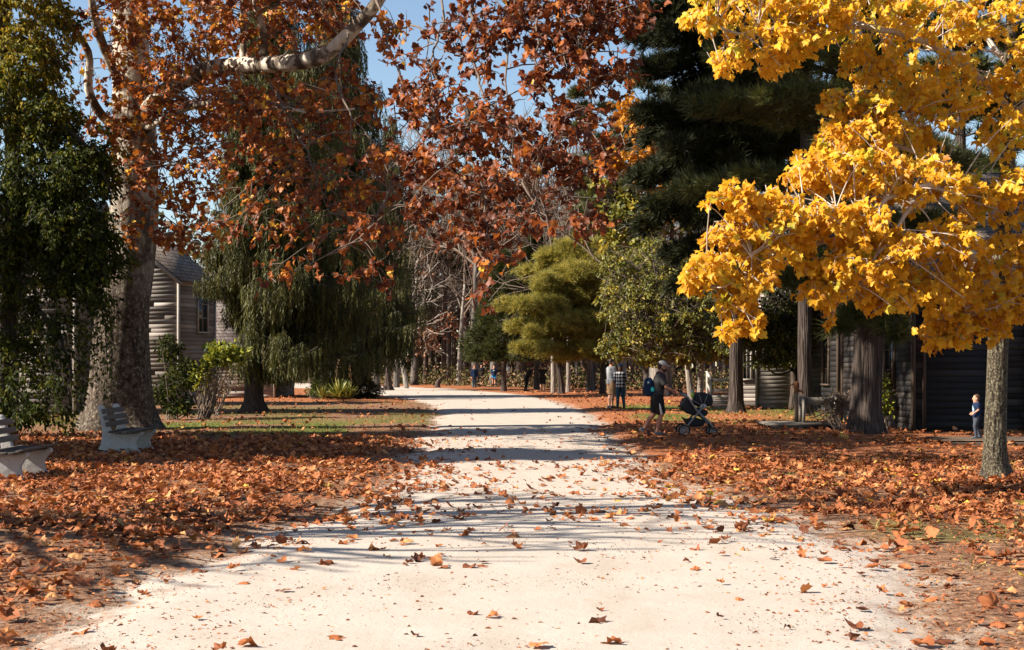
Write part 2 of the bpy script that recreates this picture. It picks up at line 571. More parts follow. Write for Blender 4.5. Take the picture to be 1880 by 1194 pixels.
def sand_mask(nt, field):
    """one ragged, noise-broken border between sand and earth, the same on both sheets"""
    a = nd(nt, 'ShaderNodeMath', operation='MULTIPLY_ADD'); a.inputs[1].default_value = 1.5
    nt.links.new(noise(nt, coord(nt, 'Object', (1, .75, 1)), 3.2, 9, .78), a.inputs[0]); nt.links.new(field, a.inputs[2])
    r = nd(nt, 'ShaderNodeMapRange'); r.inputs[1].default_value = 1.08; r.inputs[2].default_value = 1.42
    nt.links.new(a.outputs[0], r.inputs[0])
    return r.outputs[0]


def dirt_ramp(nt, vec):
    r = ramp(nt, [(.32, (.07, .036, .022)), (.5, (.2, .105, .06)), (.68, (.36, .22, .135))])
    nt.links.new(noise(nt, vec, 14, 6, .7), r.inputs[0])
    return r.outputs[0]


def axis(lo, hi, step, far_lo, far_hi):
    a = list(np.arange(lo, hi + 1e-6, step))
    s = step
    while a[-1] < far_hi: s *= 1.22; a.append(a[-1] + s)
    s = step
    while a[0] > far_lo: s *= 1.22; a.insert(0, a[0] - s)
    return np.array(a)


gx = axis(-14, 14, .22, -700, 700); gy = axis(4, 62, .28, -300, 1200)
XX, YY = np.meshgrid(gx, gy)
ZZ = gz(XX, YY)
V = np.column_stack([XX.ravel(), YY.ravel(), ZZ.ravel()])
ny, nx = XX.shape
i = np.arange(ny - 1)[:, None] * nx + np.arange(nx - 1)[None]
Fg = np.stack([i, i + 1, i + nx + 1, i + nx], -1).reshape(-1, 4)
gm = MB().add(V, Fg).mesh('ground', None, True)


def grass_w(x, y):
    left = sst(30.5, 33, y + (vnoise(x, y, 2, 30) - .5) * 3) * sst(-1.8, -2.6, x - 0 * y) * np.interp(y, [37, 41, 60, 75], [1, .5, .4, 0])
    left = left * (.25 + .75 * sst(.35, .6, vnoise(x, y * .5, 1.7, 12)))
    right = sst(36, 44, y) * sst(62, 55, y) * sst(2.7, 4.5, x) * sst(.4, .65, vnoise(x, y * .4, 2.2, 14)) * .75
    near = .55 * sst(.55, .8, vnoise(x, y, 1.1, 15)) * sst(9, 12, y) * sst(27, 23, y) * sst(2.6, 4, x)
    return np.clip(left + right + near, 0, 1)


def straw_w(x, y):
    a = sst(21, 26, y + (vnoise(x, y, 1.5, 17) - .5) * 4) * sst(1.6, 2.8, x)
    b = sst(52, 70, y)
    return np.clip(np.maximum(a, b), 0, 1)


at = gm.attributes.new('zone', 'FLOAT_COLOR', 'POINT')
zc = np.ones((len(V), 4), np.float32)
zc[:, 0] = sst(-1.3, 1.1, road_in(V[:, 0], V[:, 1])) * sst(200, 90, V[:, 1])
zc[:, 1] = grass_w(V[:, 0], V[:, 1]); zc[:, 2] = straw_w(V[:, 0], V[:, 1])
at.data.foreach_set('color', zc.ravel())
m, nt, out = new_mat('leafy_ground')
za = nd(nt, 'ShaderNodeAttribute', attribute_name='zone')
sp = nt.nodes.new('ShaderNodeSeparateColor'); nt.links.new(za.outputs['Color'], sp.inputs[0])
v = coord(nt, 'Object', (1, .8, 1))
n1 = noise(nt, v, 14, 6, .7); n2 = noise(nt, v, 2.1, 4); n3 = noise(nt, v, 60, 3, .6)
nb = noise(nt, v, 4.5, 7, .75)
dirt = ramp(nt, [(.32, (.07, .036, .022)), (.5, (.2, .105, .06)), (.68, (.36, .22, .135))]); nt.links.new(n1, dirt.inputs[0])
straw = ramp(nt, [(.3, (.14, .045, .02)), (.5, (.3, .11, .045)), (.7, (.42, .19, .09))]); nt.links.new(n1, straw.inputs[0])
grs = ramp(nt, [(.3, (.035, .05, .012)), (.5, (.1, .125, .025)), (.72, (.24, .2, .07))]); nt.links.new(n1, grs.inputs[0])
snd = mix(nt, n3, (.33, .265, .2), (.5, .42, .34))


def wmask(w, nz, lo, hi):
    a = nd(nt, 'ShaderNodeMath', operation='MULTIPLY_ADD'); a.inputs[1].default_value = .5
    nt.links.new(nz, a.inputs[0]); nt.links.new(w, a.inputs[2])
    r = nd(nt, 'ShaderNodeMapRange'); r.inputs[1].default_value = lo; r.inputs[2].default_value = hi
    nt.links.new(a.outputs[0], r.inputs[0])
    return r.outputs[0]


c = mix(nt, wmask(sp.outputs[2], n2, .55, .95), dirt.outputs[0], straw.outputs[0])
c = mix(nt, wmask(sp.outputs[1], n1, .5, 1.0), c, grs.outputs[0])
c = mix(nt, sand_mask(nt, sp.outputs[0]), c, snd)
prin(nt, out, c, .95, n1, 1.0, .03, spec=.1)
gm.materials.append(m)
ground = bpy.data.objects.new('ground', gm); COL.objects.link(ground)
tag(ground, 'brown earth floor of the park with patchy grass and orange leaf crumbs', 'ground', kind='structure')

# the sand road
ys = np.concatenate([np.arange(-6, 3, .5), np.arange(3, 40, .14), np.arange(40, 80, .4), np.arange(80, 131, 1.0)])
K = 44
rows = []
for y in ys:
    t = np.linspace(-.08, 1.08, K)
    rows.append(np.column_stack([road_l(y) + (road_r(y) - road_l(y)) * t, np.full(K, y)]))
R = np.concatenate(rows)
din = road_in(R[:, 0], R[:, 1])
z = -.05 + .058 * sst(-.35, .35, din) + .012 * vnoise(R[:, 0], R[:, 1], .8, 21) + .004 * vnoise(R[:, 0], R[:, 1], .17, 22)
i = np.arange(len(ys) - 1)[:, None] * K + np.arange(K - 1)[None]
m, nt, out = new_mat('pale_sand')
v = coord(nt, 'Object')
n1 = noise(nt, v, 1.1, 5, .6); n2 = noise(nt, v, 45, 5, .75); n3 = noise(nt, v, 9, 5, .7)
v2 = coord(nt, 'Object', (1.3, .4, 1))
n4 = noise(nt, v2, 1.7, 5, .6, .5)
c = mix(nt, n1, (.355, .3, .248), (.5, .44, .378))
st_ = ramp(nt, [(.3, (.8, .75, .68)), (.5, (1, 1, 1)), (.75, (1.06, 1.05, 1.03))]); nt.links.new(n4, st_.inputs[0])
c = mix(nt, .4, c, st_.outputs[0], 'MULTIPLY')
sp_ = ramp(nt, [(.3, (.45, .38, .31)), (.41, (1, 1, 1)), (.66, (1, 1, 1)), (.75, (1.15, 1.14, 1.1))]); nt.links.new(n2, sp_.inputs[0])
c = mix(nt, .8, c, sp_.outputs[0], 'MULTIPLY')
ad = nd(nt, 'ShaderNodeMath', operation='MULTIPLY_ADD'); ad.inputs[1].default_value = 2.2
nt.links.new(n3, ad.inputs[0]); nt.links.new(n2, ad.inputs[2])
ea = nd(nt, 'ShaderNodeAttribute', attribute_name='edge')
c = mix(nt, sand_mask(nt, ea.outputs['Fac']), dirt_ramp(nt, coord(nt, 'Object', (1, .8, 1))), c)
prin(nt, out, c, .95, ad.outputs[0], .4, .01, spec=.1)
road = MB().add(np.column_stack([R, z]), np.stack([i, i + 1, i + K + 1, i + K], -1).reshape(-1, 4)).build('road', m, smooth=True)
ea_ = road.data.attributes.new('edge', 'FLOAT', 'POINT'); ea_.data.foreach_set('value', (sst(-1.3, 1.1, din)).astype(np.float32))
tag(road, 'pale sandy road running straight ahead then bending left', 'road', kind='structure')

# ================================================================== FALLEN LEAVES


def leaf_density(x, y):
    d = road_in(x, y)
    cl = sst(.25, .75, vnoise(x, y, .7, 25)) * .9 + .35
    on = np.where(y < 11, 1.7, np.where(y < 13.5, 7.0, np.where(y < 24, 18.0, np.where(y < 36, 3.0, .3))))
    on = on * (1 + np.where(y > 11, 4.0, 1.5) * sst(np.where(x < .2, 2.0, 1.1), 0, d) ** 2)
    r_ = sst(-.1, -1.3, d)
    left = (115 + 50 * sst(.4, .8, vnoise(x, y, 2.6, 91))) * sst(34, 29, y) + 2.0
    left = left * np.where(y < 13, .55, 1.0)
    right = np.where(y < 11.5, 42, np.where(y < 24, 125, np.where(y < 40, 22, 6.0)))
    off = np.where(x < 0, left, right) * (.25 + .75 * r_) * (.3 + .7 * (1 - .6 * grass_w(x, y)))
    return np.where(d > 0, on * cl, np.maximum(off * cl, 3)) * np.interp(y, [52, 60, 85, 95], [1, .8, .4, 0])


def sample_leaves(n, x0, x1, y0, y1, dmax):
    x = RNG.uniform(x0, x1, n); y = RNG.uniform(y0, y1, n)
    keep = RNG.random(n) * dmax < leaf_density(x, y)
    return x[keep], y[keep]


bands = [(-6, 6, 6.6, 15), (-9, 9, 15, 24), (-13, 13, 24, 36), (-16, 18, 36, 58), (-16, 22, 58, 92)]
Lx = []; Ly = []
for (x0, x1, y0, y1) in bands:
    n = int((x1 - x0) * (y1 - y0) * 160)
    a, b = sample_leaves(n, x0, x1, y0, y1, 160)
    Lx.append(a); Ly.append(b)
Lx = np.concatenate(Lx); Ly = np.concatenate(Ly)
inroad = road_in(Lx, Ly)
zr = np.where(inroad > .15, .016, gz(Lx, Ly) + .01)
nL = len(Lx)
stack = np.where(inroad < -.4, RNG.random(nL) ** 2 * .07, RNG.random(nL) ** 3 * .02)
Ln = nrm(np.column_stack([RNG.normal(0, 1, nL), RNG.normal(0, 1, nL), RNG.uniform(1.3, 6.0, nL)]))
th = RNG.uniform(0, 2 * pi, nL)
La = np.column_stack([np.cos(th), np.sin(th), RNG.uniform(-.15, .2, nL)])
Ls = (.042 + .098 * RNG.random(nL) ** 1.4) * np.where(inroad < 0, 1.0, .95)
up_ = RNG.random(nL) < .08; Ln[up_] = nrm(np.column_stack([RNG.normal(0, 1, up_.sum()), RNG.normal(0, 1, up_.sum()), RNG.uniform(.1, .8, up_.sum())])); La[up_, 2] += .5
Lt = np.clip(RNG.normal(.5, .22, nL), 0, .9)
yel = RNG.random(nL) < np.where(Lx > 2, .05, .012); Lt[yel] = RNG.uniform(.93, 1, yel.sum())
px = Lx / Ly * F + CX; py = HY + CH * F / Ly
vis = (px > -12) & (px < 1892) & (py < 1196)
order = np.argsort(-(Ls / Ly) * vis)
near = order[:300]; far_ = order[300:]
# the nearest three hundred, each an object of its own
shapes = {}
LEAFKIND = {
    'sand': ('fallen sycamore leaves on the sand', 'curled russet leaf lying alone on the pale sand of the road'),
    'left': ('fallen leaves by the left road edge', 'curled russet leaf in the brown leaf drift at the left road edge'),
    'right': ('fallen leaves by the right road edge', 'curled russet leaf in the orange leaf drift at the right road edge'),
    'dark': ('dark fallen leaves on the sand', 'dark brown crumpled leaf lying on the pale sand of the road'),
    'gold': ('yellow fallen leaves', 'yellow fallen maple leaf lying among russet leaves near the camera'),
}
for k in near:
    tb = min(5, int(Lt[k] * 6)); sh = int(RNG.integers(0, len(dry_t)))
    if (sh, tb) not in shapes:
        q = MB(); q.add(dry_t[sh][0], dry_t[sh][1], np.clip((tb + .5) / 6 + .02 * RNG.standard_normal(), 0, 1))
        if sh < 6:
            q.add(*tube([(0, .03, .0), (.03, -.25, .03), (.1, -.45, .0)], .012, 4), .3)
        shapes[(sh, tb)] = q.mesh('leaf', M['dry_leaf'])
    o = bpy.data.objects.new('leaf', shapes[(sh, tb)]); COL.objects.link(o)
    y = nrm(La[k]); xx = nrm(np.cross(y, Ln[k])); zz = np.cross(xx, y)
    from mathutils import Matrix
    mt = Matrix(((xx[0], y[0], zz[0], 0), (xx[1], y[1], zz[1], 0), (xx[2], y[2], zz[2], 0), (0, 0, 0, 1)))
    s = float(Ls[k])
    o.matrix_world = Matrix.Translation((Lx[k], Ly[k], zr[k] + .012 + stack[k])) @ mt @ Matrix.Scale(s, 4)
    kind = 'gold' if tb == 5 else ('left' if Lx[k] < 0 else 'right') if inroad[k] < .1 else ('dark' if tb <= 1 else 'sand')
    tag(o, LEAFKIND[kind][1], 'leaf', LEAFKIND[kind][0])
# everything farther: uncountable litter
mb = MB()
fn = far_[Ly[far_] < 24]; ff = far_[Ly[far_] >= 24]
for idx, tm in ((fn, dry_t), (ff, syc_t)):
    pos = np.column_stack([Lx[idx], Ly[idx], zr[idx] + .012 + stack[idx]])
    scatter_many(mb, tm, pos, La[idx], Ln[idx], Ls[idx], Lt[idx])
tag(mb.build('leaf_litter', M['dry_leaf']), 'thick litter of russet and orange leaves on both sides of the road', 'leaf litter', kind='stuff')
# leaf crumbs, needles and small sticks
mb = MB()
n = 70000
x = RNG.uniform(-11, 11, n); y = 6.8 + 30 * RNG.random(n) ** 1.4
keep = RNG.random(n) < np.where(road_in(x, y) > .1, .22 + .5 * sst(1.5, .1, road_in(x, y)), .95)
x, y = x[keep], y[keep]; n = len(x)
z = np.where(road_in(x, y) > .15, .02, gz(x, y) + .02)
th = RNG.uniform(0, 2 * pi, n)
scatter_many(mb, oval_t, np.column_stack([x, y, z]), np.column_stack([np.cos(th), np.sin(th), RNG.normal(0, .15, n)]),
             np.column_stack([RNG.normal(0, .4, n), RNG.normal(0, .4, n), np.ones(n)]), RNG.uniform(.008, .05, n) , RNG.uniform(.1, .9, n))
for k in range(90):
    xx = RNG.uniform(-6, 7); yy = RNG.uniform(7.5, 24)
    if road_in(xx, yy) > -.2: continue
    a = RNG.uniform(0, pi); l = RNG.uniform(.12, .4)
    zz = float(np.where(road_in(xx, yy) > .15, .02, gz(xx, yy) + .04))
    mb.add(*tube([(xx - cos(a) * l, yy - sin(a) * l, zz), (xx + .03, yy + .02, zz + .03), (xx + cos(a) * l, yy + sin(a) * l, zz + .02)], .004, 4), .2)
tag(mb.build('leaf_crumbs', M['dry_leaf']), 'small crumbs of dead leaf and thin sticks strewn over sand and earth', 'litter', kind='stuff')

# grit on the sand
n = 16000
x = RNG.uniform(-3.2, 3.4, n); y = 6.8 + 13 * RNG.random(n) ** 1.5
k = road_in(x, y) > .05
x, y = x[k], y[k]; n = len(x)
oct_ = (np.array([[1, 0, 0], [-1, 0, 0], [0, .8, 0], [0, -.9, 0], [0, 0, .7], [0, 0, -.5]]), np.array([[0, 2, 4], [2, 1, 4], [1, 3, 4], [3, 0, 4], [2, 0, 5], [1, 2, 5], [3, 1, 5], [0, 3, 5]]))
mb = MB()
scatter(mb, oct_, np.column_stack([x, y, np.full(n, .014)]), rdir(n) * [1, 1, .3], rdir(n) * .3 + [0, 0, 1], RNG.uniform(.002, .0075, n) * (1 + (RNG.random(n) < .03)), RNG.random(n))
m, nt, out = new_mat('grit')
at_ = nd(nt, 'ShaderNodeAttribute', attribute_name='tint')
rp = ramp(nt, [(0, (.1, .075, .055)), (.5, (.24, .19, .15)), (1, (.5, .43, .36))]); nt.links.new(at_.outputs['Fac'], rp.inputs[0])
prin(nt, out, rp.outputs[0], .85, spec=.15)
tag(mb.build('grit', m), 'tiny pebbles and grit strewn over the near sand of the road', 'grit', kind='stuff')

# grass
n = 60000
x = RNG.uniform(-17, 15, n); y = RNG.uniform(10, 62, n)
g = grass_w(x, y) * (road_in(x, y) < -.15)
k = RNG.random(n) < g * .9
x, y = x[k], y[k]; n = len(x)
mb = MB()
th = RNG.uniform(0, 2 * pi, n)
A = np.column_stack([RNG.normal(0, .45, n), RNG.normal(0, .45, n), np.ones(n)])
scatter_many(mb, [(blade_t[0][0] * np.array([1.6, 1, 1]), blade_t[0][1])], np.column_stack([x, y, gz(x, y)]), A, np.column_stack([np.cos(th), np.sin(th), 0 * th]), RNG.uniform(.05, .13, n), RNG.random(n))
tag(mb.build('grass', M['grass']), 'short green grass in sunlit patches behind the leaf litter', 'grass', kind='stuff')

# ================================================================== TREE TOOLS
def twig_tmpl(seed, r=.02):
    rr = np.random.default_rng(seed)
    pts = np.array([[0, 0, 0], [rr.normal(0, .05), .35, rr.normal(0, .05)], [rr.normal(0, .07), .7, rr.normal(0, .07)], [0, 1.02, 0]])
    V, Fs = tube(pts, [r, r * .8, r * .55, r * .2], 3, cap=False)
    return V, Fs[0]


twig_t = [twig_tmpl(i) for i in range(4)]


def in_ellipsoids(clumps, shell=.35):
    """spray tips inside ellipsoids (centre, radii, count); returns tips and outward directions"""
    T = []; D = []; C = []
    for c, r, n in clumps:
        n = int(n)
        u = rdir(n) * (RNG.random((n, 1)) ** (1 / (3 + 3 * shell)))
        T.append(c + u * r); D.append(nrm(u * r + .25 * RNG.standard_normal((n, 3)) * np.mean(r))); C.append(np.broadcast_to(c, (n, 3)))
    return np.concatenate(T), np.concatenate(D), np.concatenate(C)


def sprays(mbL, mbT, tips, dirs, tm, k, L, size, droop, tint, twig=1.0, up=.5, hang=.55, face=(-.25, -.35, 1), nz=.7):
    n = len(tips)
    L = RNG.uniform(.7, 1.2, n) * L
    dirs = nrm(dirs + np.array([0, 0, -1]) * droop)
    base = tips - dirs * L[:, None]
    if mbT is not None and twig > 0:
        w = RNG.random(n) < twig
        scatter_many(mbT, twig_t, base[w], dirs[w], rdir(w.sum()), L[w], RNG.random(w.sum()))
    t = RNG.random((n, k)) ** .8
    pos = base[:, None] + dirs[:, None] * (L[:, None] * t)[..., None]
    side = rdir(n * k).reshape(n, k, 3)
    sz = RNG.uniform(size[0], size[1], (n, k))
    pos = pos + side * (.45 * sz)[..., None]
    A = nrm(dirs[:, None] * .5 + side * .8 + np.array([0, 0, -1]) * hang)
    N = nrm(RNG.standard_normal((n, k, 3)) * nz + np.array(face) * up)
    tt = np.clip(np.broadcast_to(np.asarray(tint, float).reshape(-1, 1), (n, k)) + RNG.normal(0, .17, (n, k)), 0, 1)
    scatter_many(mbL, tm, pos.reshape(-1, 3), A.reshape(-1, 3), N.reshape(-1, 3), sz.ravel(), tt.ravel())


def pxc(px, py, d, rx, ry, rd, n):
    return (P(px, py, d), np.array([rx / F * d, rd, ry / F * d]), n)


def limb(mb, pts, r0, r1, seg=7, k=4, tint=.5, wob=.0):
    p = smooth_path(pts, k)
    if wob: p[1:-1] += RNG.normal(0, wob, (len(p) - 2, 3))
    mb.add(*tube(p, interp_r([r0, (r0 + r1) * .55, r1], len(p)), seg, cap=True), tint)
    return p


def branches_to(mb, path, tips, frac, r, seg=4, sag=.15, maxl=4):
    """thin branches from the nearest points of a limb path to some of the tips"""
    for tp in tips[RNG.random(len(tips)) < frac]:
        i = np.argmin(np.linalg.norm(path - tp, axis=1) + RNG.random(len(path)) * .5)
        a = path[i]; l = np.linalg.norm(tp - a)
        if l > maxl: continue
        mid = (a + tp) / 2 + RNG.normal(0, .1, 3) * l + np.array([0, 0, sag * l])
        mb.add(*tube(bez(a, mid, tp, 5), interp_r([r, r * .4], 5), seg, cap=False), RNG.random())


def flare(base, pts, rad, seg=20, lobes=5, amp=.16, h=1.2, seed=1):
    """trunk with root flare: radius bumps near the ground"""
    r = np.random.default_rng(seed); ph = r.uniform(0, 6.28, 3)
    path = smooth_path(pts, 6); rr = np.interp(np.linspace(0, len(pts) - 1, len(path)), np.arange(len(pts)), rad)
    th = np.arange(seg) / seg * 2 * pi
    rings = []
    for p, q in zip(path, rr):
        k = max(0.0, 1 - (p[2] - base[2]) / h)
        b = 1 + amp * k * np.cos(lobes * th + ph[0]) + .03 * np.cos(3 * th + ph[1] + p[2]) + .02 * np.cos(7 * th + ph[2] + 2 * p[2])
        rings.append(np.column_stack([p[0] + np.cos(th) * q * b, p[1] + np.sin(th) * q * b, np.full(seg, p[2])]))
    return loft(rings)


def fin(root, **parts):
    """link part meshes (given in world space) under their thing; vertices become relative to its base"""
    for name, (mb, mat, sm) in parts.items():
        if mb.n: mb.build(name, mat, root, sm, off=root.location)


# ================================================================== THE GREAT SYCAMORE
base = G(217, 790)
d0 = base[1]
root = thing('sycamore_tree', 'huge sycamore with mottled pale trunk and russet leaves hanging over the road', 'tree', base)
tr = MB(); br = MB(); cr = MB()
tp = [P(217, 800, d0), P(217, 775, d0), P(219, 745, d0), P(221, 700, d0), P(224, 600, d0), P(240, 450, d0), P(247, 330, d0), P(246, 200, d0), P(242, 100, d0), P(240, 0, d0), P(238, -150, d0), P(250, -420, d0), P(270, -800, d0)]
tw = np.array([178, 146, 124, 112, 99, 90, 85, 76, 66, 60, 52, 38, 16]) / 2 / F * d0
tr.add(*flare(base, tp, tw, 26, 5, .13, 1.5))
# limbs
lp = limb(br, [P(262, 215, d0), P(310, 165, 34), P(370, 132, 33), P(430, 122, 32), P(500, 118, 31), P(560, 112, 30), P(605, 95, 29.5), P(650, 52, 29), P(690, 8, 28.5), P(735, -70, 28), P(800, -190, 27), P(880, -330, 26)], .23, .075, 10)
lw = np.linspace(0, 1, len(lp))
L1 = limb(br, [P(478, 118, 31.3), P(484, 70, 31), P(470, 0, 30.6), P(462, -110, 30), P(440, -260, 30)], .1, .05)
L2 = limb(br, [P(446, 118, 31.8), P(447, 60, 32), P(446, 0, 32), P(430, -150, 32)], .085, .05)
L3 = limb(br, [P(232, 175, d0), P(200, 110, 34.5), P(178, 50, 34), P(165, -20, 33.6), P(150, -150, 33)], .13, .06)
L4 = limb(br, [P(226, 235, d0), P(190, 215, 34.6), P(163, 165, 34.2), P(162, 95, 34), P(120, 30, 33.5), P(95, -40, 33)], .13, .05)
L5 = limb(br, [P(262, 240, d0), P(330, 205, 32.5), P(400, 185, 31), P(440, 190, 30.4), P(480, 186, 30), P(560, 205, 29), P(650, 200, 28)], .07, .02)
# the crown's high limbs reach over the road, their branches hang into the picture
H1 = limb(br, [P(244, -120, d0), P(420, -330, 31), P(640, -420, 27), P(860, -360, 24.5), P(1010, -240, 23), P(1100, -110, 22.4)], .24, .05)
H2 = limb(br, [P(246, -260, d0), P(420, -620, 34), P(700, -760, 31), P(950, -620, 28), P(1150, -420, 26)], .2, .05)
H3 = limb(br, [P(244, -60, d0), P(120, -330, 31), P(60, -560, 27)], .16, .05)
H4 = limb(br, [P(252, -420, d0), P(430, -700, 38), P(800, -820, 42), P(1080, -700, 45)], .18, .04)
hang = [
    [P(690, 0, 28.4), P(706, 60, 27), P(725, 110, 26), P(742, 170, 25.4), P(755, 230, 25)],
    [P(770, -120, 27.6), P(812, -20, 25.5), P(806, 60, 24.6), P(795, 110, 24.2), P(806, 160, 24), P(800, 220, 23.6)],
    [P(860, -340, 24.6), P(868, -120, 24), P(870, 0, 23.8), P(869, 70, 23.6), P(872, 130, 23.5), P(890, 180, 23.2), P(915, 200, 23), P(930, 250, 22.8)],
    [P(940, -300, 24), P(932, -60, 23.3), P(934, 60, 23), P(930, 150, 22.6), P(940, 230, 22.2), P(935, 290, 22)],
    [P(1010, -230, 23), P(1000, -60, 22.6), P(985, 80, 22.4), P(1010, 170, 22.2), P(1060, 250, 22), P(1130, 340, 21.6)],
    [P(1060, -150, 22.7), P(1090, 0, 22.4), P(1060, 90, 22.2), P(1075, 150, 22), P(1130, 240, 21.5)],
    [P(700, 52, 27.3), P(745, 50, 26.4), P(775, 52, 25.6), P(790, 75, 25), P(830, 95, 24.4)],
    [P(640, 60, 29), P(620, 130, 28), P(640, 200, 27), P(690, 270, 26.4), P(720, 340, 26)],
    [P(320, 165, 33.8), P(350, 240, 32.6), P(390, 330, 31.6), P(430, 430, 31)],
    [P(470, 120, 31.5), P(520, 190, 30), P(560, 270, 29), P(575, 310, 28.6), P(620, 420, 28)],
    [P(262, 260, d0), P(300, 300, 33.5), P(330, 370, 32.5), P(330, 430, 32)],
    [P(870, 180, 23.4), P(860, 260, 23.2), P(880, 350, 23), P(900, 440, 22.6), P(890, 520, 22.4)],
    [P(935, 280, 22), P(970, 350, 21.6), P(1000, 400, 21.4), P(1050, 440, 21.2)],
    [P(720, 330, 26), P(690, 400, 25.6), P(640, 450, 25.2), P(540, 500, 25)],
]
hb = MB()
HP = [limb(hb, h, .026 if i != 2 else .04, .006, 6, 4, wob=.03) for i, h in enumerate(hang)]
allp = np.concatenate([lp, L1, L2, L3, L4, L5, H1] + HP)
S = []
for a in [  # px, py, d, rx, ry, rd, sprays
    (200, 60, 33.5, 110, 110, 2, 70), (330, 40, 33, 110, 90, 3, 150), (470, 40, 31, 120, 80, 2.5, 130), (600, 20, 30, 90, 60, 2.5, 70),
    (190, 240, 33.5, 60, 120, 1.5, 55), (330, 190, 33, 100, 90, 3, 150), (480, 210, 31, 120, 80, 3, 120), (620, 190, 29, 90, 70, 2.5, 62),
    (330, 320, 32.5, 100, 80, 3, 100), (470, 320, 30.5, 110, 80, 3, 64), (610, 320, 28.5, 110, 80, 3, 64), (340, 430, 32, 80, 50, 2, 34), (235, 330, 33.2, 55, 130, .8, 20), (240, 120, 33, 50, 130, .8, 14), (245, 420, 33.2, 40, 40, .6, 8),
    (480, 420, 30, 110, 50, 2.5, 30), (600, 430, 28, 110, 70, 2.5, 36), (730, 330, 26, 110, 70, 2.5, 75), (700, 420, 26, 90, 60, 2, 34), (560, 510, 26, 150, 40, 1.5, 16), (690, 520, 25.5, 50, 60, 1, 9),
    (710, 60, 27, 35, 60, 1, 12), (780, 130, 24.6, 110, 110, 1.5, 30), (850, 230, 23.4, 120, 60, 1.5, 26), (745, 190, 25.6, 60, 70, 1.2, 22), (815, 60, 24.8, 70, 60, 1.2, 10), (800, 200, 24, 80, 60, 1.4, 30), (860, 30, 23.8, 50, 60, 1.2, 14),
    (890, 110, 23.4, 50, 90, 1.4, 30), (960, 40, 23, 80, 70, 1.6, 62), (1060, 50, 22.6, 90, 80, 1.8, 95), (1150, 30, 22.6, 70, 60, 1.4, 42), (1010, 130, 22.4, 90, 60, 1.6, 55), (1120, 140, 22.4, 70, 50, 1.3, 30),
    (950, 240, 22.4, 80, 60, 1.6, 60), (870, 260, 23, 80, 60, 1.6, 55), (1040, 240, 22, 90, 60, 1.6, 52), (1000, 320, 21.8, 110, 60, 1.6, 62), (1110, 300, 21.6, 60, 60, 1.2, 28), (880, 350, 22.8, 90, 60, 1.6, 52),
    (960, 410, 21.6, 110, 40, 1.4, 26), (1080, 400, 21.4, 80, 50, 1.2, 22), (800, 400, 24, 80, 60, 1.6, 40), (890, 450, 22.6, 45, 70, 1, 22), (885, 550, 22.4, 20, 50, .5, 5), (960, 470, 21.5, 30, 30, .6, 4), (800, 300, 24.4, 80, 50, 1.6, 40)]:
    S.append(pxc(*a))
tips, dirs, cen = in_ellipsoids(S)
keepS = RNG.random(len(tips)) < np.where(tips[:, 1] < 27, .7, .92) * np.where((tips[:, 2] < 6.2) & (tips[:, 0] > -7.5), .78, 1)
tips, dirs = tips[keepS], dirs[keepS]
tcol = np.clip(.52 - .2 * sst(27, 23, tips[:, 1]) + .16 * sst(30, 34, tips[:, 1]) + RNG.normal(0, .12, len(tips)), 0, 1)  # sunlit orange by the trunk, shaded red over the road, set in the tint
sprays(cr, hb, tips, dirs, syc_t, 8, .62, (.07, .158), .25, tcol, .85, up=.7, hang=.5, face=(-.6, -.5, .8))
branches_to(hb, allp, tips, .34, .014)
# the part of the crown above the picture, which throws the shade on the right
hi = [(np.array([-7, 33, 17.5]), np.array([6, 6, 4.5]), 230), (np.array([-1, 27.5, 15.5]), np.array([5, 4, 2.2]), 230), (np.array([-6, 27.5, 15.5]), np.array([4, 3.5, 3]), 150), (np.array([-10.2, 26.3, 11.2]), np.array([2.6, 3.6, 2.3]), 190), (np.array([-9, 37, 21]), np.array([5.5, 6, 4]), 230), (np.array([-3, 38, 19]), np.array([5, 5, 3.5]), 170), (np.array([-13, 33, 16]), np.array([3.5, 5, 4]), 40)]
tips, dirs, cen = in_ellipsoids(hi)
sprays(cr, br, tips, dirs, syc_far_t, 11, 1.1, (.2, .34), .2, np.full(len(tips), .45), .6)
fin(root, trunk=(tr, M['syc_bark'], True), limbs=(br, M['syc_bark'], True), hanging_branches=(hb, M['twig'], True), crown=(cr, M['syc_leaf'], False))

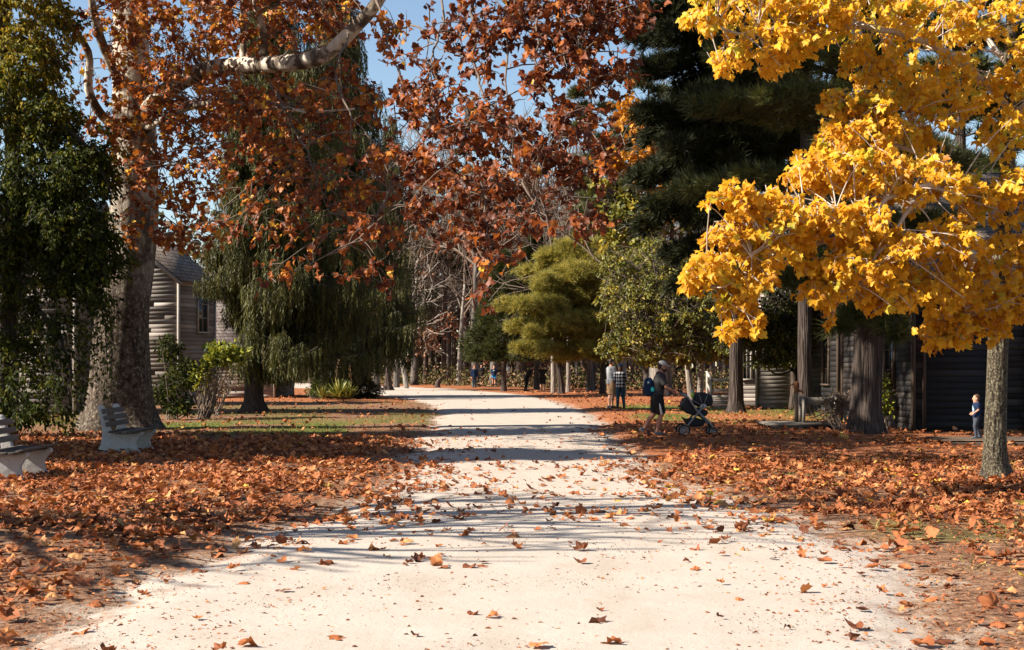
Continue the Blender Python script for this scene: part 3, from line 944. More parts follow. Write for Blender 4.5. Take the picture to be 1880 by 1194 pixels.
# ================================================================== YELLOW MAPLE
base = G(1832, 887)
d0 = base[1]
root = thing('maple_tree', 'slim maple with bright yellow leaves and sunlit speckled trunk at right', 'tree', base)
tr = MB(); br = MB(); cr = MB()
tp = [P(1834, 893, d0), P(1833, 880, d0), P(1828, 850, d0), P(1827, 800, d0), P(1830, 700, d0), P(1834, 600, d0), P(1842, 450, d0), P(1850, 300, d0), P(1852, 150, d0), P(1858, -50, d0), P(1850, -350, d0)]
tw = np.array([86, 66, 46, 40, 37, 36, 32, 27, 22, 17, 6]) / 2 / F * d0
tr.add(*flare(base, tp, tw, 20, 4, .14, .5, 3))
mp = [
    [P(1838, 520, d0), P(1760, 450, 19), P(1660, 430, 18.2), P(1540, 440, 17.6), P(1420, 470, 17.2), P(1300, 520, 17)],
    [P(1840, 560, d0), P(1790, 560, 18.8), P(1740, 590, 18)],
    [P(1846, 400, d0), P(1760, 320, 19), P(1660, 270, 18.4), P(1560, 230, 18)],
    [P(1846, 380, d0), P(1790, 380, 18.2), P(1700, 340, 17.4), P(1600, 380, 17), P(1480, 400, 16.8), P(1380, 470, 16.8)],
    [P(1852, 200, d0), P(1760, 110, 19), P(1640, 60, 18.4), P(1500, 40, 18), P(1360, 60, 17.8), P(1280, 40, 17.6)],
    [P(1854, 120, d0), P(1800, 60, 20.5), P(1700, -60, 21)],
    [P(1842, 470, d0), P(1900, 420, 18.4), P(1960, 380, 17.6)],
    [P(1850, 260, d0), P(1900, 150, 19), P(1980, 60, 18.4)],
    [P(1660, 430, 18.2), P(1600, 480, 17.6), P(1565, 520, 17.2), P(1535, 545, 17)],
    [P(1700, 340, 17.4), P(1630, 450, 17), P(1560, 520, 16.8)],
]
MP = [limb(br, q, .055 if i not in (1, 8, 9) else .03, .01, 7, 4, wob=.02) for i, q in enumerate(mp)]
allp = np.concatenate(MP)
S = []
for a in [
    (1300, 30, 17.8, 60, 50, .8, 30), (1400, 30, 17.9, 80, 70, 1, 62), (1500, 30, 18, 80, 60, 1, 60), (1440, 95, 17.9, 110, 40, .9, 40), (1600, 50, 18.4, 90, 70, 1.2, 62), (1340, 100, 17.7, 36, 40, .6, 14), (1420, 120, 17.7, 25, 22, .4, 7), (1320, 125, 17.6, 14, 20, .3, 3),
    (1700, 50, 18.8, 90, 60, 1.3, 46), (1810, 30, 19, 90, 50, 1.3, 34), (1860, 130, 18.8, 60, 70, 1.1, 38), (1620, 140, 18.3, 60, 50, .9, 42), (1740, 140, 19, 70, 40, 1.0, 26), (1680, 185, 18.4, 50, 40, .9, 30), (1560, 110, 18.2, 40, 40, .6, 10),
    (1545, 205, 18, 38, 38, .6, 44), (1600, 225, 18, 60, 55, .8, 72), (1560, 270, 17.7, 70, 50, .8, 46), (1680, 250, 18.3, 60, 50, 1, 26), (1745, 200, 18.6, 60, 40, 1.0, 20), (1850, 240, 18.4, 50, 50, 1.0, 24),
    (1510, 315, 17.4, 80, 40, .8, 50), (1600, 330, 17.3, 90, 50, 1, 64), (1700, 340, 17.5, 80, 60, 1, 50), (1790, 350, 18, 80, 60, 1.1, 44), (1870, 370, 18, 60, 60, 1.1, 34),
    (1345, 375, 16.9, 60, 36, .6, 32), (1420, 395, 17, 80, 42, .8, 48), (1330, 435, 16.9, 46, 36, .6, 28), (1400, 460, 17, 90, 40, .8, 50), (1500, 410, 17.1, 70, 40, .8, 30), (1300, 500, 16.9, 58, 30, .6, 34), (1275, 528, 16.9, 34, 20, .4, 14), (1370, 520, 17, 60, 36, .7, 34), (1340, 560, 16.9, 50, 28, .5, 24), (1375, 600, 16.8, 32, 26, .4, 17), (1340, 615, 16.8, 22, 14, .3, 6), (1455, 470, 17.2, 40, 50, .8, 20),
    (1580, 420, 17, 70, 50, .9, 52), (1560, 500, 16.9, 80, 46, .8, 54), (1500, 545, 17, 46, 26, .5, 22), (1650, 470, 17, 70, 50, .9, 54), (1640, 550, 17, 70, 40, .7, 40), (1740, 450, 17.4, 70, 60, 1, 50), (1720, 540, 17.4, 70, 50, .8, 46), (1740, 600, 17.8, 50, 42, .7, 36), (1720, 632, 17.8, 24, 18, .4, 8), (1800, 540, 18, 60, 60, 1, 40), (1800, 610, 18.2, 55, 34, .7, 28), (1516, 598, 17, 12, 16, .2, 3),
    (1865, 470, 18, 60, 60, 1, 38), (1870, 560, 18, 50, 50, .9, 28), (1960, 100, 18.4, 80, 140, 1.4, 60), (1960, 400, 17.8, 80, 160, 1.4, 70), (1700, -80, 19.5, 160, 70, 1.6, 70), (1450, -70, 18, 140, 50, 1.2, 60), (1900, -120, 19, 140, 100, 1.8, 60)]:
    S.append(pxc(*a))
tips, dirs, cen = in_ellipsoids(S, .5)
n = len(tips)
keepM = RNG.random(n) < .84; tips = tips[keepM]; dirs = dirs[keepM]; n = len(tips)
sprays(cr, br, tips, dirs, map_t, 12, .34, (.05, .12), .45, np.clip(RNG.normal(.5, .22, n) + .2 * sst(3.5, 6.5, tips[:, 2]), 0, 1), .8, up=1.15, hang=.6, face=(-.85, -.6, .6), nz=.6)
branches_to(br, allp, tips, .3, .011, 4, .08, 1.5)
fin(root, trunk=(tr, M['bark_maple'], True), limbs=(br, M['twig_pale'], True), crown=(cr, M['maple_leaf'], False))

# ================================================================== DARK LEAFY TREE AT THE LEFT EDGE
base = G(8, 803)
d0 = base[1]
root = thing('leafy_tree', 'dark green small leaved tree drooping to the ground at far left', 'tree', base)
tr = MB(); br = MB(); cr = MB()
tr.add(*flare(base, [P(8, 808, d0), P(8, 780, d0), P(12, 650, d0), P(25, 450, d0), P(20, 200, d0), P(0, -50, d0), P(-20, -250, d0)], [.34, .24, .2, .19, .16, .1, .03], 14, 4, .12, .7, 5))
dp = [limb(br, q, .07, .015, 6, 4, wob=.03) for q in [
    [P(22, 480, d0), P(90, 400, 31.5), P(160, 430, 31), P(200, 520, 30.7)], [P(20, 300, d0), P(90, 220, 31.4), P(170, 280, 31), P(205, 360, 30.8)],
    [P(16, 200, d0), P(70, 90, 31.6), P(120, 130, 31.2)], [P(14, 560, d0), P(60, 560, 31.2), P(120, 640, 30.8), P(130, 740, 30.6)], [P(5, 100, d0), P(30, -40, 32), P(60, -100, 31.6)], [P(18, 400, d0), P(-80, 330, 31.6), P(-160, 360, 31)]]]
S = []
for a in [(30, 40, 32, 80, 70, 1.6, 90), (60, 130, 31.8, 70, 60, 1.5, 80), (20, 200, 31.8, 80, 80, 1.6, 110), (100, 230, 31.4, 50, 60, 1.3, 70), (95, 60, 31.8, 40, 60, 1.2, 40), (70, 320, 31.4, 90, 80, 1.6, 150), (150, 330, 31, 60, 60, 1.3, 90), (30, 420, 31.4, 90, 90, 1.6, 150), (130, 420, 31, 80, 70, 1.4, 130), (180, 470, 30.8, 50, 70, 1, 75), (60, 510, 31.2, 90, 70, 1.4, 120), (150, 530, 30.8, 60, 60, 1, 66), (20, 600, 31.4, 70, 70, 1.3, 80), (195, 560, 30.7, 26, 50, .6, 18), (40, 690, 31.2, 60, 70, 1.2, 70), (110, 620, 30.8, 60, 50, .9, 32), (110, 700, 30.7, 40, 60, .7, 20), (150, 690, 30.6, 16, 70, .4, 8), (60, 770, 31, 50, 30, .9, 30), (120, 770, 30.6, 30, 26, .6, 10), (10, 770, 31.6, 60, 40, 1.2, 40), (-90, 150, 31.8, 90, 160, 1.6, 120), (-90, 450, 31.6, 90, 180, 1.6, 140), (40, -80, 32, 110, 80, 1.8, 90), (-70, 720, 31.6, 60, 90, 1.2, 60), (182, 300, 31, 28, 36, .7, 20)]:
    S.append(pxc(*a))
tips, dirs, cen = in_ellipsoids(S, .6)
tz = tips[:, 2]
hi_ = tips[:, 2] > 3.4; tips = np.concatenate([tips, tips[hi_] + RNG.normal(0, .18, tips[hi_].shape)]); dirs = np.concatenate([dirs, dirs[hi_]]); tz = tips[:, 2]
sprays(cr, br, tips, dirs, oval_t, 17, .5, (.07, .135), .7, np.clip(.36 + .5 * sst(5.5, 9, tz) + RNG.normal(0, .12, len(tips)), 0, .97), .5, up=.7, hang=.6, face=(-.6, -.6, .7))  # tint lightens with height, colouring the sunlit top into the leaves
# long trailing shoots
for k in range(46):
    x = RNG.uniform(20, 205); y0 = RNG.uniform(430, 640); q = P(x, y0, RNG.uniform(30.4, 31.2)); l = RNG.uniform(.8, 2.2)
    l = min(l, q[2] - .1)
    path = np.array([q, q + [.05, -.05, -l * .5], q + [.02, -.1, -l]])
    br.add(*tube(path, [.008, .006, .003], 3, cap=False), .4)
    t = RNG.random(int(26 * l)); pp = q + np.array([.03, -.07, -l]) * t[:, None] + RNG.normal(0, .06, (len(t), 3))
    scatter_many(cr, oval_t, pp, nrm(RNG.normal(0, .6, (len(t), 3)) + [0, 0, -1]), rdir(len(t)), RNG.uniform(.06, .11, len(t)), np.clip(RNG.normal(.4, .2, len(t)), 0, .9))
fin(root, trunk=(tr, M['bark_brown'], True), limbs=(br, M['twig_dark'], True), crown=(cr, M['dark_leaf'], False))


# ================================================================== WEEPING SPRUCES
def spruce(label, base, h, r, z0, nb, mat, seed, lean=0.0, trunk_r=.3, strands=11, slen=(.5, 1.5), asym=0.0):
    rg = np.random.default_rng(seed)
    root = thing('spruce_tree', label, 'tree', base)
    tr = MB(); br = MB(); cr = MB()
    top = base + np.array([lean, 0, h])
    tr.add(*flare(base, [base - [0, 0, .06], base + [0, 0, .25], base + [lean * .05, 0, 1.0], base + [lean * .3, 0, h * .4], top], [trunk_r * 2.1, trunk_r * 1.4, trunk_r, trunk_r * .75, .03], 16, 5, .15, .9, seed))
    PP = []; SS = []; TT = []
    for i in range(nb):
        t = (i + rg.random()) / nb
        z = z0 + (h - z0) * t
        a = rg.uniform(0, 2 * pi)
        L = r * (1 - t) ** (.5 if asym else .75) * rg.uniform(.7, 1.12) * (1 + asym * cos(a)) + .3
        if asym and cos(a) < -.2: z = max(z, 4.6)
        o = base + np.array([lean * z / h, 0, z]); dv = np.array([cos(a), sin(a), 0])
        e = o + dv * L + np.array([0, 0, -.12 * L + .1]); mid = o + dv * L * .5 + np.array([0, 0, -.28 * L])
        path = bez(o, mid, e, 7)
        br.add(*tube(path, interp_r([.05, .012], 7), 4, cap=False), .4)
        ns = max(4, int(strands * L / r * rg.uniform(.8, 1.2) * 1.6))
        u = rg.uniform(.12, 1.0, ns); k = np.clip((u * 6).astype(int), 0, 5)
        pts = path[k] + (path[k + 1] - path[k]) * (u * 6 - k)[:, None]
        sd = np.array([-sin(a), cos(a), 0])
        pts = pts + sd * (rg.normal(0, .22, ns) * (1.2 - u * .5))[:, None]
        l = rg.uniform(slen[0], slen[1], ns) * (1.15 - .5 * u)
        l = np.minimum(l, np.maximum(pts[:, 2] - np.where((pts[:, 0] < base[0] - .7) & (asym > 0), 3.7, .9) - .5 * rg.random(ns), .25))
        PP.append(pts); SS.append(l); TT.append(np.clip(rg.normal(.5, .22, ns), 0, .93))
        # feathery tips along the bough itself
        nt_ = 5; PP.append(path[rg.integers(2, 7, nt_)] + rg.normal(0, .1, (nt_, 3))); SS.append(rg.uniform(.3, .55, nt_)); TT.append(np.full(nt_, .6))
    PP = np.concatenate(PP); SS = np.concatenate(SS); TT = np.concatenate(TT)
    n = len(PP)
    A = nrm(np.column_stack([rg.normal(0, .1, n), rg.normal(0, .1, n), -np.ones(n)]))
    scatter_many(cr, strand_t, PP, A, rdir(n), SS, TT)
    fin(root, trunk=(tr, M['bark_brown'], True), limbs=(br, M['twig_dark'], True), crown=(cr, mat, False))
    return root


spruce('big weeping spruce with flared dark trunk behind the bushes left of the road', G(465, 758), 14.5, 3.0, 2.3, 250, M['spruce'], 31, .4, .3, 34, (.6, 1.6), .42)
b2 = G(628, 735)
spruce('tall weeping spruce hanging over the spot behind the yucca', np.array([(628 - CX) / F * 72, 72, 0]), 22, 4.2, 3.0, 300, M['spruce'], 37, -.3, .24, 34, (.8, 2.2))
spruce('shadowy weeping spruce nearest to the bare wood left of the road', np.array([(712 - CX) / F * 93, 93, 0]), 18, 3.3, 4.6, 170, M['spruce'], 41, .2, .22, 17, (.6, 1.6))


def cone_tree(name, label, base, h, r, n, mat, seed, size=(.25, .45), tm=None, z0=.1, power=.8, tint=(.5, .2), trunk_r=.12, group=None, bulge=.0):
    rg = np.random.default_rng(seed)
    root = thing(name, label, 'tree', base, group=group)
    tr = MB(); cr = MB()
    tr.add(*flare(base, [base - [0, 0, .05], base + [0, 0, .4], base + [0, 0, h * .5], base + [0, 0, h * .96]], [trunk_r * 1.6, trunk_r, trunk_r * .7, .02], 10, 4, .12, .5, seed))
    t = rg.random(n) ** 1.25
    rad = r * (1 - t) ** power * (1 - bulge * (1 - sst(0, .25, t))) * (.45 + .6 * np.sqrt(rg.random(n)))
    a = rg.uniform(0, 2 * pi, n)
    rad *= 1 + .22 * np.cos(3 * a + 9 * t + seed) + .15 * np.cos(5 * a - 17 * t)
    pos = base + np.column_stack([np.cos(a) * rad, np.sin(a) * rad, z0 + (h - z0) * t])
    A = np.column_stack([np.cos(a) * .7, np.sin(a) * .7, rg.uniform(.1, 1.1, n)])
    scatter_many(cr, tm or tuft_t, pos, A, rdir(n), rg.uniform(size[0], size[1], n), np.clip(rg.normal(tint[0], tint[1], n), 0, 1))
    fin(root, trunk=(tr, M['bark_brown'], True), crown=(cr, mat, False))
    return root


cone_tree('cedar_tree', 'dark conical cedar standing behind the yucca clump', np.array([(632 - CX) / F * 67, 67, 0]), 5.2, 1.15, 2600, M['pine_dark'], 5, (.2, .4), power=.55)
cone_tree('cedar_tree', 'narrow olive cedar right behind the dark conical one', np.array([(600 - CX) / F * 70, 70, 0]), 4.4, .75, 1300, M['pine_mid'], 6, (.2, .4), power=.6, tint=(.35, .2))


# ================================================================== PINES
def pine(label, pts, rad, boughs, mat, seed, tm=None, size=(.26, .42), per=60, flat=.32, lobes=5, name='pine_tree', tint=(.45, .2), bark='bark_pine', flareamp=.13):
    """boughs: (start, end, width, tufts)"""
    rg = np.random.default_rng(seed)
    base = np.array([pts[0][0], pts[0][1], 0.0])
    root = thing(name, label, 'tree', base)
    tr = MB(); br = MB(); cr = MB()
    tr.add(*flare(base, pts, rad, 20, lobes, flareamp, 1.0, seed))
    for (s, e, w, n) in boughs:
        s = np.asarray(s, float); e = np.asarray(e, float); L = np.linalg.norm(e - s)
        mid = (s + e) / 2 + np.array([0, 0, .12 * L])
        path = bez(s, mid, e, 9)
        br.add(*tube(path, interp_r([.025 + .011 * L, .012], 9), 5, cap=False), .4)
        n = int(n)
        u = rg.beta(1.6, 1.0, n) * .85 + .15
        k = np.clip((u * 8).astype(int), 0, 7)
        c = path[k] + (path[k + 1] - path[k]) * (u * 8 - k)[:, None]
        g = rdir(n) * (rg.random((n, 1)) ** .4) * np.array([w, w, w * flat]) * (1.05 - .45 * u[:, None])
        pos = c + g
        A = nrm(g + nrm(e - s) * w * .7 + np.array([0, 0, .35 * w]))
        scatter_many(cr, tm or tuft_t, pos, A, rdir(n), rg.uniform(size[0], size[1], n), np.clip(rg.normal(tint[0], tint[1], n), 0, 1))
        for q in pos[rg.random(n) < .12]:
            i = np.argmin(np.linalg.norm(path - q, axis=1))
            br.add(*tube([path[max(0, i - 1)], (path[i] + q) / 2, q], [.014, .01, .004], 3, cap=False), .4)
    fin(root, trunk=(tr, M[bark], True), limbs=(br, M['twig_dark'], True), crown=(cr, mat, False))
    return root


def auto_boughs(base, zs, n, L, w, dens, seed, rise=.1, az=None):
    rg = np.random.default_rng(seed); out = []
    for i in range(n):
        t = (i + rg.random()) / n; z = zs[0] + (zs[1] - zs[0]) * t
        a = rg.uniform(*az) if az else rg.uniform(0, 2 * pi)
        l = (L[0] + (L[1] - L[0]) * t) * rg.uniform(.65, 1.15)
        s = np.array([base[0], base[1], z]); e = s + np.array([cos(a) * l, sin(a) * l, rise * l * rg.uniform(-.5, 1.5)])
        out.append((s, e, w * l / L[0] + .25, dens * l))
    return out


# big near pine at right (in front of the dark house)
b = G(1588, 797); d = b[1]
bo = [(P(1592, 560, d), P(1540, 610, d - 1.5), .5, 90), (P(1592, 545, d), P(1640, 620, d - 1.8), .55, 90), (P(1592, 500, d), P(1440, 520, d - 2), .8, 200), (P(1592, 470, d), P(1460, 500, d - 1), .8, 160), (P(1592, 520, d), P(1720, 560, d - 2.5), .7, 160),
      (P(1592, 420, d), P(1750, 420, d - 2), .9, 210), (P(1592, 380, d), P(1430, 420, d + 1), .9, 190)]
bo += auto_boughs(b, (5.5, 17), 30, (5.0, 3.2), .95, 52, 3, .06)
pine('thick dark pine trunk standing before the shaded house, long needles above', [P(1590, 806, d), P(1590, 790, d), P(1589, 760, d), P(1591, 700, d), P(1594, 600, d), P(1596, 400, d), P(1598, 100, d), P(1600, -400, d), P(1600, -700, d)],
     np.array([92, 72, 60, 55, 53, 46, 38, 22, 6]) / 2 / F * d, bo, M['pine_mid'], 61, tuft_fine_t, (.28, .46), tint=(.35, .2))
# pine at centre right, shade on its boughs put into the needle colour
b = G(1352, 759); d = b[1]
bo = []
for (px, py, dd, w, n) in [(1190, 130, -2, 1.0, 420), (1180, 215, -3, 1.0, 420), (1240, 275, -3, 1.0, 430), (1300, 180, -4, 1.1, 480), (1400, 150, -4, 1.2, 520), (1450, 220, -3, 1.1, 460), (1340, 290, -2, 1.0, 330), (1200, 380, -1, 1.0, 260), (1170, 420, 0, .9, 160), (1230, 470, 0, .9, 160), (1290, 400, -1, 1.1, 420), (1310, 500, -1, 1.1, 330), (1250, 60, -1, 1.1, 300), (1480, 80, -2, 1.2, 400), (1400, 60, 1, 1.2, 330), (1180, 320, 1, 1.0, 260), (1240, 530, 0, .8, 240), (1400, 500, -1, .9, 200), (1330, 90, -3, 1.1, 400), (1470, 160, -1, 1.1, 350), (1420, 260, -2, 1.0, 320)]:
    e = P(px, py, d + dd); bo.append((np.array([b[0] + .2, b[1], e[2] + .5]), e, w, n))
for k in range(38):
    e = P(RNG.uniform(1150, 1500), RNG.uniform(0, 340), d + RNG.uniform(-3, 2)); bo.append((np.array([b[0] + .2, b[1], e[2] + .4]), e, 1.0, 300))
bo += auto_boughs(b, (12.5, 19), 20, (4.2, 1.8), 1.0, 65, 9, .15)
pine('tall dark pine with shade darkened boughs stretching left over the stroller', [P(1352, 766, d), P(1352, 755, d), P(1352, 735, d), P(1351, 690, d), P(1351, 600, d), P(1350, 300, d), P(1352, 0, d), P(1352, -320, d)],
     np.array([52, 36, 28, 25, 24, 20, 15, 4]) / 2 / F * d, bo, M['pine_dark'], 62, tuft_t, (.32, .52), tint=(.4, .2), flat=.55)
d = 45.0; b = np.array([(1478 - CX) / F * d, d, 0])
pine('straight brown barked pine beside the wooden pump', [P(1478, 770, d), P(1478, 757, d), P(1478, 730, d), P(1477, 640, d), P(1478, 500, d), P(1480, 200, d), P(1480, -300, d)],
     np.array([44, 32, 27, 25, 24, 20, 4]) / 2 / F * d, auto_boughs(b, (4.8, 18), 26, (3.6, 2.2), .8, 55, 12, .05), M['pine_mid'], 63, tuft_t, (.26, .42), tint=(.3, .2))
# soft yellow green pine in the middle
b = G(1030, 724); d = b[1]
bo = []
for (px, py, dd, w, n) in [(960, 560, -3, 1.0, 260), (1000, 520, -3, 1.1, 330), (1070, 500, -3, 1.2, 380), (1110, 560, -2, 1.1, 300), (1040, 590, -4, 1.1, 330), (980, 610, -3, .9, 230), (1090, 640, -3, .8, 170), (1130, 470, -1, 1.0, 260), (1060, 450, -1, 1.0, 260), (1000, 470, 0, .9, 200), (940, 600, -1, .8, 150), (1140, 610, 0, .9, 200), (1030, 540, 2, 1.2, 200), (1100, 520, 2, 1.2, 200), (1050, 650, -2, .7, 130), (960, 500, 1, .9, 180), (1080, 590, -3, 1.1, 260), (1010, 560, -4, 1.0, 260), (1150, 540, -2, 1.1, 220), (1165, 600, -2, 1.0, 180), (1145, 655, -2, .7, 110), (925, 560, -2, .9, 130), (950, 640, -3, .7, 110), (1110, 480, -2, 1.1, 200), (1170, 490, -1, 1.0, 150), (1000, 640, -4, .7, 110)]:
    e = P(px, py, d + dd); bo.append((np.array([b[0], b[1], max(2.0, e[2] - .5)]), e, w * 1.3, n * 2.1))
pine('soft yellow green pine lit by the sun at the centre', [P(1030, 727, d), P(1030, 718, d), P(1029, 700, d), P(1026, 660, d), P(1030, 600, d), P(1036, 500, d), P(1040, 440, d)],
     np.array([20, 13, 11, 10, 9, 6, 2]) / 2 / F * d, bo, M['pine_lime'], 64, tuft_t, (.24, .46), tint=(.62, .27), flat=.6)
d = 80.0; b = np.array([(1106 - CX) / F * d, d, 0]); bo = []
for (px, py, dd, w, n) in [(1060, 470, -1, 1.1, 420), (1110, 450, -1, 1.1, 420), (1160, 480, -1, 1.1, 420), (1190, 530, -1, 1.0, 340), (1060, 540, -2, 1.1, 460), (1130, 520, -3, 1.2, 520), (1170, 580, -2, 1.1, 420), (1075, 600, -3, 1.0, 380), (1125, 590, -3, 1.1, 440), (1165, 640, -2, .8, 240), (1085, 650, -2, .7, 220), (1110, 400, 0, .9, 220), (1200, 470, 0, .9, 220)]:
    e = P(px, py, d + dd); bo.append((np.array([b[0], b[1], max(2.2, e[2] - .6)]), e, w * 1.2, n))
pine('second yellow green pine just right of the first, above the couple', [P(1106, 728, d), P(1106, 722, d), P(1106, 700, d), P(1108, 650, d), P(1112, 560, d), P(1114, 470, d), P(1114, 410, d)],
     np.array([20, 13, 10, 9, 8, 6, 2]) / 2 / F * d, bo, M['pine_lime'], 66, tuft_t, (.24, .46), tint=(.5, .27), flat=.55)
cone_tree('cedar_tree', 'dark green cedar at the left side of the yellow green pine', np.array([(925 - CX) / F * 88, 88, 0]), 8.6, 2.2, 3600, M['pine_mid'], 71, (.3, .55), z0=1.9, power=.6, tint=(.15, .18), trunk_r=.18)
cone_tree('cedar_tree', 'olive cedar rising behind the yellow green pine', np.array([(985 - CX) / F * 96, 96, 0]), 10.5, 2.4, 3200, M['pine_mid'], 72, (.35, .6), z0=2.5, power=.6, tint=(.3, .2), trunk_r=.2)
# tall pines that close the view behind
for k, (px, d, h, lab) in enumerate([(855, 128, 25.5, 'lone tall pine whose bushy top stands against the blue sky'), (1085, 92, 20, 'tall pine behind the centre with lit upper boughs'), (1190, 84, 19, 'tall pine behind the gold leafed tree'),
                                    (1640, 62, 23, 'tall pine behind the dark house, seen through the maple'), (1760, 56, 19, 'tall pine over the roof of the dark house'), (1850, 70, 22, 'tall pine at the right edge behind the maple'), (1560, 78, 20, 'tall pine between the two weathered houses'), (985, 135, 18, 'tall pine behind the rust coloured oaks')]):
    b = np.array([(px - CX) / F * d, d, 0])
    pine(lab, [b - [0, 0, .1], b + [0, 0, .8], b + [.1, 0, h * .5], b + [0, 0, h]], [.42, .28, .2, .03], auto_boughs(b, (h * .32, h * .98), 30, (4.2, 1.6), .95, 34, 80 + k, .12), M['pine_mid'], 90 + k, tuft_t, (.4, .7), tint=(.3, .2))


# ================================================================== BROADLEAF TREES BEHIND
def leafy(name, label, base, trunk_pts, trunk_r, clumps, mat, tm, k, L, size, droop, tint, bark, twigmat, twig=.4, hangv=.3, frac=.25, br_r=.02, group=None):
    root = thing(name, label, 'tree', base, group=group)
    tr = MB(); br = MB(); cr = MB()
    for q in trunk_pts:
        tr.add(*flare(base, q, trunk_r * np.linspace(1.35, .35, len(q)), 12, 4, .12, .6, 3))
    tips, dirs, cen = in_ellipsoids(clumps, .4)
    tops = np.concatenate([smooth_path(q, 6)[-14:] for q in trunk_pts])
    for c, r, n in clumps:
        i = np.argmin(np.linalg.norm(tops - c, axis=1) + (tops[:, 2] > c[2]) * 1.5)
        limb(br, [tops[i], (tops[i] + c) / 2 + RNG.normal(0, .2, 3), c], trunk_r * .45, .02, 5)
        branches_to(br, np.linspace(tops[i], c, 6), tips, frac * .3, br_r)
    n = len(tips)
    sprays(cr, br, tips, dirs, tm, k, L, size, droop, np.clip(RNG.normal(tint[0], tint[1], n), 0, 1), twig, hang=hangv, up=.7, face=(-.5, -.5, .8))
    fin(root, trunk=(tr, M[bark], True), limbs=(br, M[twigmat], True), crown=(cr, mat, False))
    return root


# holly-like tree right of centre
d = 64; b = np.array([(1275 - CX) / F * d, d, 0])
S = [pxc(*a) for a in [(1150, 560, 62, 60, 50, 1.6, 110), (1210, 540, 62, 70, 50, 1.6, 130), (1170, 620, 61.5, 60, 40, 1.4, 110), (1240, 600, 61.5, 60, 50, 1.6, 130), (1290, 570, 62, 60, 50, 1.6, 110), (1200, 480, 63, 60, 50, 1.6, 90), (1280, 500, 63, 60, 50, 1.6, 90), (1310, 630, 62, 50, 36, 1.4, 90), (1260, 655, 61.6, 50, 22, 1.2, 60), (1190, 660, 61.6, 40, 18, 1.2, 40), (1130, 640, 62, 40, 24, 1.2, 44), (1340, 600, 63, 50, 50, 1.5, 70), (1130, 500, 63, 40, 50, 1.4, 60), (1340, 650, 62.6, 30, 22, 1, 36), (1230, 520, 66, 90, 80, 2, 90)]]
leafy('holly_tree', 'olive green holly with glossy little leaves and twin pale stems', b, [[b - [.1, 0, .05], b + [-.25, 0, 1.0], b + [-.45, 0, 2.4], b + [-1.2, -.5, 4.2]], [b + [.2, 0, -.05], b + [.3, 0, 1.2], b + [.4, 0, 3.2], b + [.3, 0, 5.5]]], .13, S, M['holly_leaf'], oval_t, 15, .7, (.11, .2), .35, (.55, .22), 'bark_pale', 'twig')
# darker holly before the sunlit house on the right
d = 51; b = np.array([(1455 - CX) / F * d, d, 0])
S = [pxc(*a) for a in [(1420, 620, 49, 50, 50, .9, 100), (1470, 590, 49.4, 50, 50, 1.1, 100), (1400, 668, 48.8, 45, 16, .6, 24), (1440, 664, 48.8, 40, 16, .6, 24), (1380, 590, 48.8, 50, 50, .9, 80), (1330, 580, 48.8, 50, 50, .9, 70), (1400, 630, 48.8, 60, 34, .7, 50), (1510, 610, 50, 40, 50, 1.2, 70), (1430, 540, 51, 70, 50, 1.5, 100), (1350, 630, 48.8, 36, 36, .7, 34), (1540, 570, 50.5, 40, 50, 1.2, 60)]]
leafy('holly_tree', 'darker leafy tree hanging before the sunlit clapboard house', b, [[b - [0, 0, .05], b + [.05, 0, 1.2], b + [-.1, 0, 3.0], b + [-.2, 0, 5]]], .11, S, M['holly_leaf'], oval_t, 15, .6, (.09, .16), .4, (.25, .18), 'bark_brown', 'twig_dark')
# gold tree peeping out between the pines
d = 74; b = np.array([(1225 - CX) / F * d, d, 0])
S = [pxc(*a) for a in [(1180, 230, 73, 40, 40, 1.5, 40), (1200, 310, 73, 60, 50, 1.6, 80), (1260, 360, 73, 70, 60, 1.8, 80), (1120, 300, 73, 40, 30, 1.3, 34), (1340, 330, 73, 60, 60, 1.8, 60), (1150, 210, 74, 40, 40, 1.4, 22), (1420, 300, 73, 70, 70, 2, 60)]]
leafy('gold_tree', 'gold leafed tree glimpsed between the dark pines', b, [[b - [0, 0, .05], b + [0, 0, 3], b + [.2, 0, 7], b + [.3, 0, 11]]], .2, S, M['gold_leaf'], syc_far_t, 9, 1.0, (.2, .34), .2, (.5, .25), 'bark_grey', 'twig')
# trunk with wide pale bark behind the stroller man
d = 73; b = np.array([(1208 - CX) / F * d, d, 0])
S = [pxc(*a) for a in [(1150, 420, 73, 70, 60, 2, 60), (1220, 400, 74, 80, 70, 2, 60), (1120, 360, 74, 60, 50, 2, 40)]]
leafy('oak_tree', 'stout pale barked trunk standing just behind the man with the stroller', b, [[b - [0, 0, .05], b + [0, 0, 2], b + [.1, 0, 6], b + [.2, 0, 10]]], .4, S, M['holly_leaf'], syc_far_t, 9, 1.0, (.2, .34), .2, (.6, .25), 'bark_pale', 'twig')
